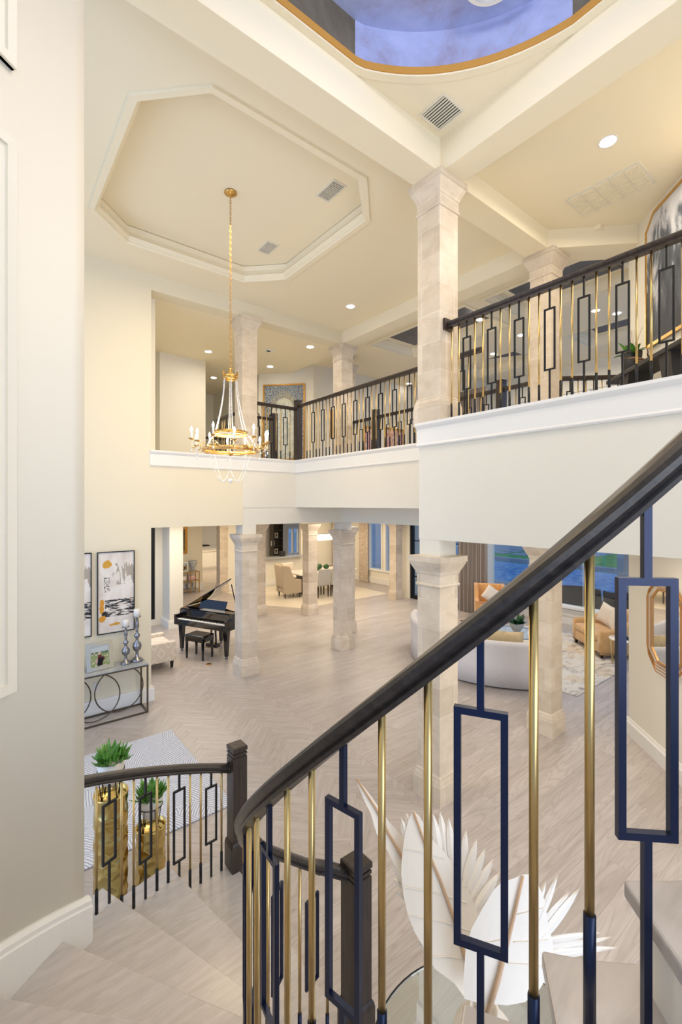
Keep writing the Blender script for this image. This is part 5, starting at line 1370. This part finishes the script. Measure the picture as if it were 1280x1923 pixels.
# ---- glass table, vase and the white palm leaves ------------------------------
tx, ty = P(.66, 1.86)
gt = thing('round_table', 'round glass table inside the curve of the stair carrying the palm leaves', 'table', (tx, ty, 0))
MB().lathe(0,0,[(.001,.735),(.545,.735),(.55,.741),(.545,.747),(.001,.747)],64,False).build('glass_top', M['tglass'], gt, loc=(0,0,0))
MB().tube([(.552*cos(2*PI*i/72),.552*sin(2*PI*i/72),.741) for i in range(72)],.004,6,True).build('rim', M['black'], gt, loc=(0,0,0))
MB().lathe(0,0,[(.26,0),(.26,.02),(.06,.05),(.05,.4),(.10,.70),(.22,.733),(.001,.733)],32).build('pedestal', M['pot'], gt, loc=(0,0,0))
vx, vy = P(.60, 1.90)
va = thing('vase', 'glossy white vase holding the palm leaves on the round glass table', 'vase', (vx, vy, .748))
MB().lathe(0,0,[(.001,0),(.075,0),(.12,.05),(.14,.13),(.12,.20),(.07,.25),(.055,.275),(.062,.29),(.05,.29),(.045,.26),(.001,.25)],40).build('body', M['pot'], va, loc=(0,0,0))
def leaf(label, outline, fingers, rib, dfun, creases=()):
    def pt(x, y, o=0): d = dfun(x, y)+o; return pd(x, y, d)
    th = .0035
    mb = MB(); poly = outline; tri = tessellate_polygon([[Vector((x,-y,0)) for x, y in poly]]); n = len(poly)
    ctr = (sum(p[0] for p in poly)/n, sum(p[1] for p in poly)/n)
    # subdivide triangles so that the blade can cup
    verts = [(x, y) for x, y in poly]; tris = [tuple(t_) for t_ in tri]
    for _ in range(3):
        nv = {}; nt = []
        def midp(a, b):
            k = (min(a,b),max(a,b))
            if k not in nv: verts.append(((verts[a][0]+verts[b][0])/2,(verts[a][1]+verts[b][1])/2)); nv[k] = len(verts)-1
            return nv[k]
        for a, b, c in tris: ab, bc, ca = midp(a,b), midp(b,c), midp(c,a); nt += [(a,ab,ca),(b,bc,ab),(c,ca,bc),(ab,bc,ca)]
        tris = nt
    vs = [pt(x, y) for x, y in verts]; vb = [pt(x, y, th) for x, y in verts]; m = len(vs)
    mb.add(vs+vb, [t_ for t_ in tris]+[(a+m,c+m,b+m) for a, b, c in tris], False)
    for k, (tip, root, wd) in enumerate(fingers):
        dx, dy = tip[0]-root[0], tip[1]-root[1]; L = math.hypot(dx, dy); nx, ny = -dy/L, dx/L; o = .004+.003*(k%3); N = 8; a_ = []; b_ = []
        prof = [.55,.75,.92,1,.98,.88,.68,.38,.02]
        for i in range(N+1):
            t_ = i/N; x, y = root[0]+dx*t_, root[1]+dy*t_; w3 = wd/2*prof[i]
            a_ += [pt(x+nx*w3, y+ny*w3, o), pt(x, y, o-.006), pt(x-nx*w3, y-ny*w3, o)]
        m = len(a_); b_ = [tuple(Vector(p)+Vector((F[0]*.003,F[1]*.003,0))) for p in a_]; fs = []
        for i in range(N):
            for q in range(2): z_ = 3*i+q; fs += [(z_,z_+1,z_+4,z_+3),(z_+m,z_+3+m,z_+4+m,z_+1+m)]
        mb.add(a_+b_, fs, False)
    for cr_ in creases: mb.tube([pt(x, y, -.003) for x, y in cr_], .0022, 5)
    o = tag(mb.build('palm_leaf', M['foam']), label, 'palm leaf')
    rb = MB().tube([pt(x, y, -.008) for x, y in rib], .0075, 6, rads=[.005+.006*i/(len(rib)-1) for i in range(len(rib))])
    r_ = rb.build('rib', M['tan']); r_.parent = o; r_.location = r_.location-o.location
    return o
def Z4(l): return [(640+x/3.765, 1440+y/3.765) for x, y in l]
def cup(cx, k, d0, dy):
    return lambda x, y: d0+dy*(1880-y)/350+k*((x-cx(y))/100)**2
leaf('tall white palm leaf on the left of the vase, fan fingers at its upper right',
     Z4([(880,1640),(800,1530),(665,1430),(605,1330),(575,1260),(520,1170),(470,1040),(440,900),(425,760),(430,640),(450,480),(475,380),(510,308),(555,350),(600,430),(650,520),(730,600),(800,700),(880,850),(960,1000),(985,1150),(930,1350),(920,1640)]),
     [((640+600/3.765,1440+255/3.765),(640+620/3.765,1440+520/3.765),17)]+
     [((640+x/3.765,1440+y/3.765),(640+rx/3.765,1440+ry/3.765),w_) for x, y, rx, ry, w_ in ((648,330,700,620,16),(700,318,745,640,16),(760,362,790,690,16),(818,410,835,750,16),(885,445,850,800,17),(960,512,870,850,18),(1020,578,890,900,18),(1078,652,910,950,19),(1120,750,950,1000,19),(425,365,480,560,14),(462,325,500,500,12))],
     Z4([(512,318),(600,560),(700,800),(800,1080),(880,1350),(950,1600),(1000,1720)]),
     cup(lambda y: 850-(1880-y)*.12, .05, 1.92, .34),
     [Z4([(440,578),(560,600),(735,650)]),Z4([(445,850),(560,868),(720,905),(890,962)]),Z4([(470,1045),(620,1075),(780,1112),(920,1165)]),Z4([(640,1345),(760,1340),(930,1375)])])
leaf('broad white palm leaf leaning right from the vase, fingers spreading to the right',
     Z4([(870,1640),(865,1500),(880,1300),(920,1150),(1000,1000),(1080,870),(1130,820),(1230,785),(1275,762),(1330,760)])+[(1002,1640),(1022,1690),(1030,1740),(1040,1780),(1030,1830),(1010,1862),(985,1882),(953,1888),(900,1884)],
     [((1047,1643),(1012,1730),13),((1025,1655),(1003,1720),11),((1069,1675),(1010,1750),17),((1088,1668),(1012,1770),19),((1128,1752),(1010,1768),13),((1149,1760),(1015,1790),12),((1160,1780),(1015,1790),13),((1052,1882),(1005,1800),18),((1120,1765),(1012,1780),12),((1144,1782),(1015,1800),12)],
     [(982,1645),(966,1715),(950,1780),(935,1840),(915,1905)],
     cup(lambda y: 950, .035, 1.84, .16),
     [Z4([(930,1250),(1080,1240),(1180,1215)]),[(965,1770),(1000,1768),(1030,1766)],[(955,1810),(990,1812),(1025,1816)],[(972,1718),(995,1712),(1020,1706)]])
leaf('narrow white palm leaf behind, its tip pointing to the upper left',
     Z4([(108,75),(200,190),(290,320),(350,400),(440,500),(470,620),(480,760),(470,900),(430,850),(380,700),(330,600),(250,470),(210,330),(165,240),(120,130)]),
     [((640+352/3.765,1440+670/3.765),(762,1650),12),((640+362/3.765,1440+720/3.765),(765,1662),12),((640+365/3.765,1440+790/3.765),(770,1676),12),((640+388/3.765,1440+878/3.765),(770,1692),11),((640+545/3.765,1440+1205/3.765),(800,1775),12),((640+555/3.765,1440+1245/3.765),(805,1790),12)],
     Z4([(112,85),(250,300),(340,480),(440,650),(600,950),(800,1300),(960,1620),(1010,1720)]),
     cup(lambda y: 730, .0, 1.96, .38))
def blender_cleanup():
    for o in list(bpy.data.objects):
        if 'wz' in o: del o['wz']
blender_cleanup()
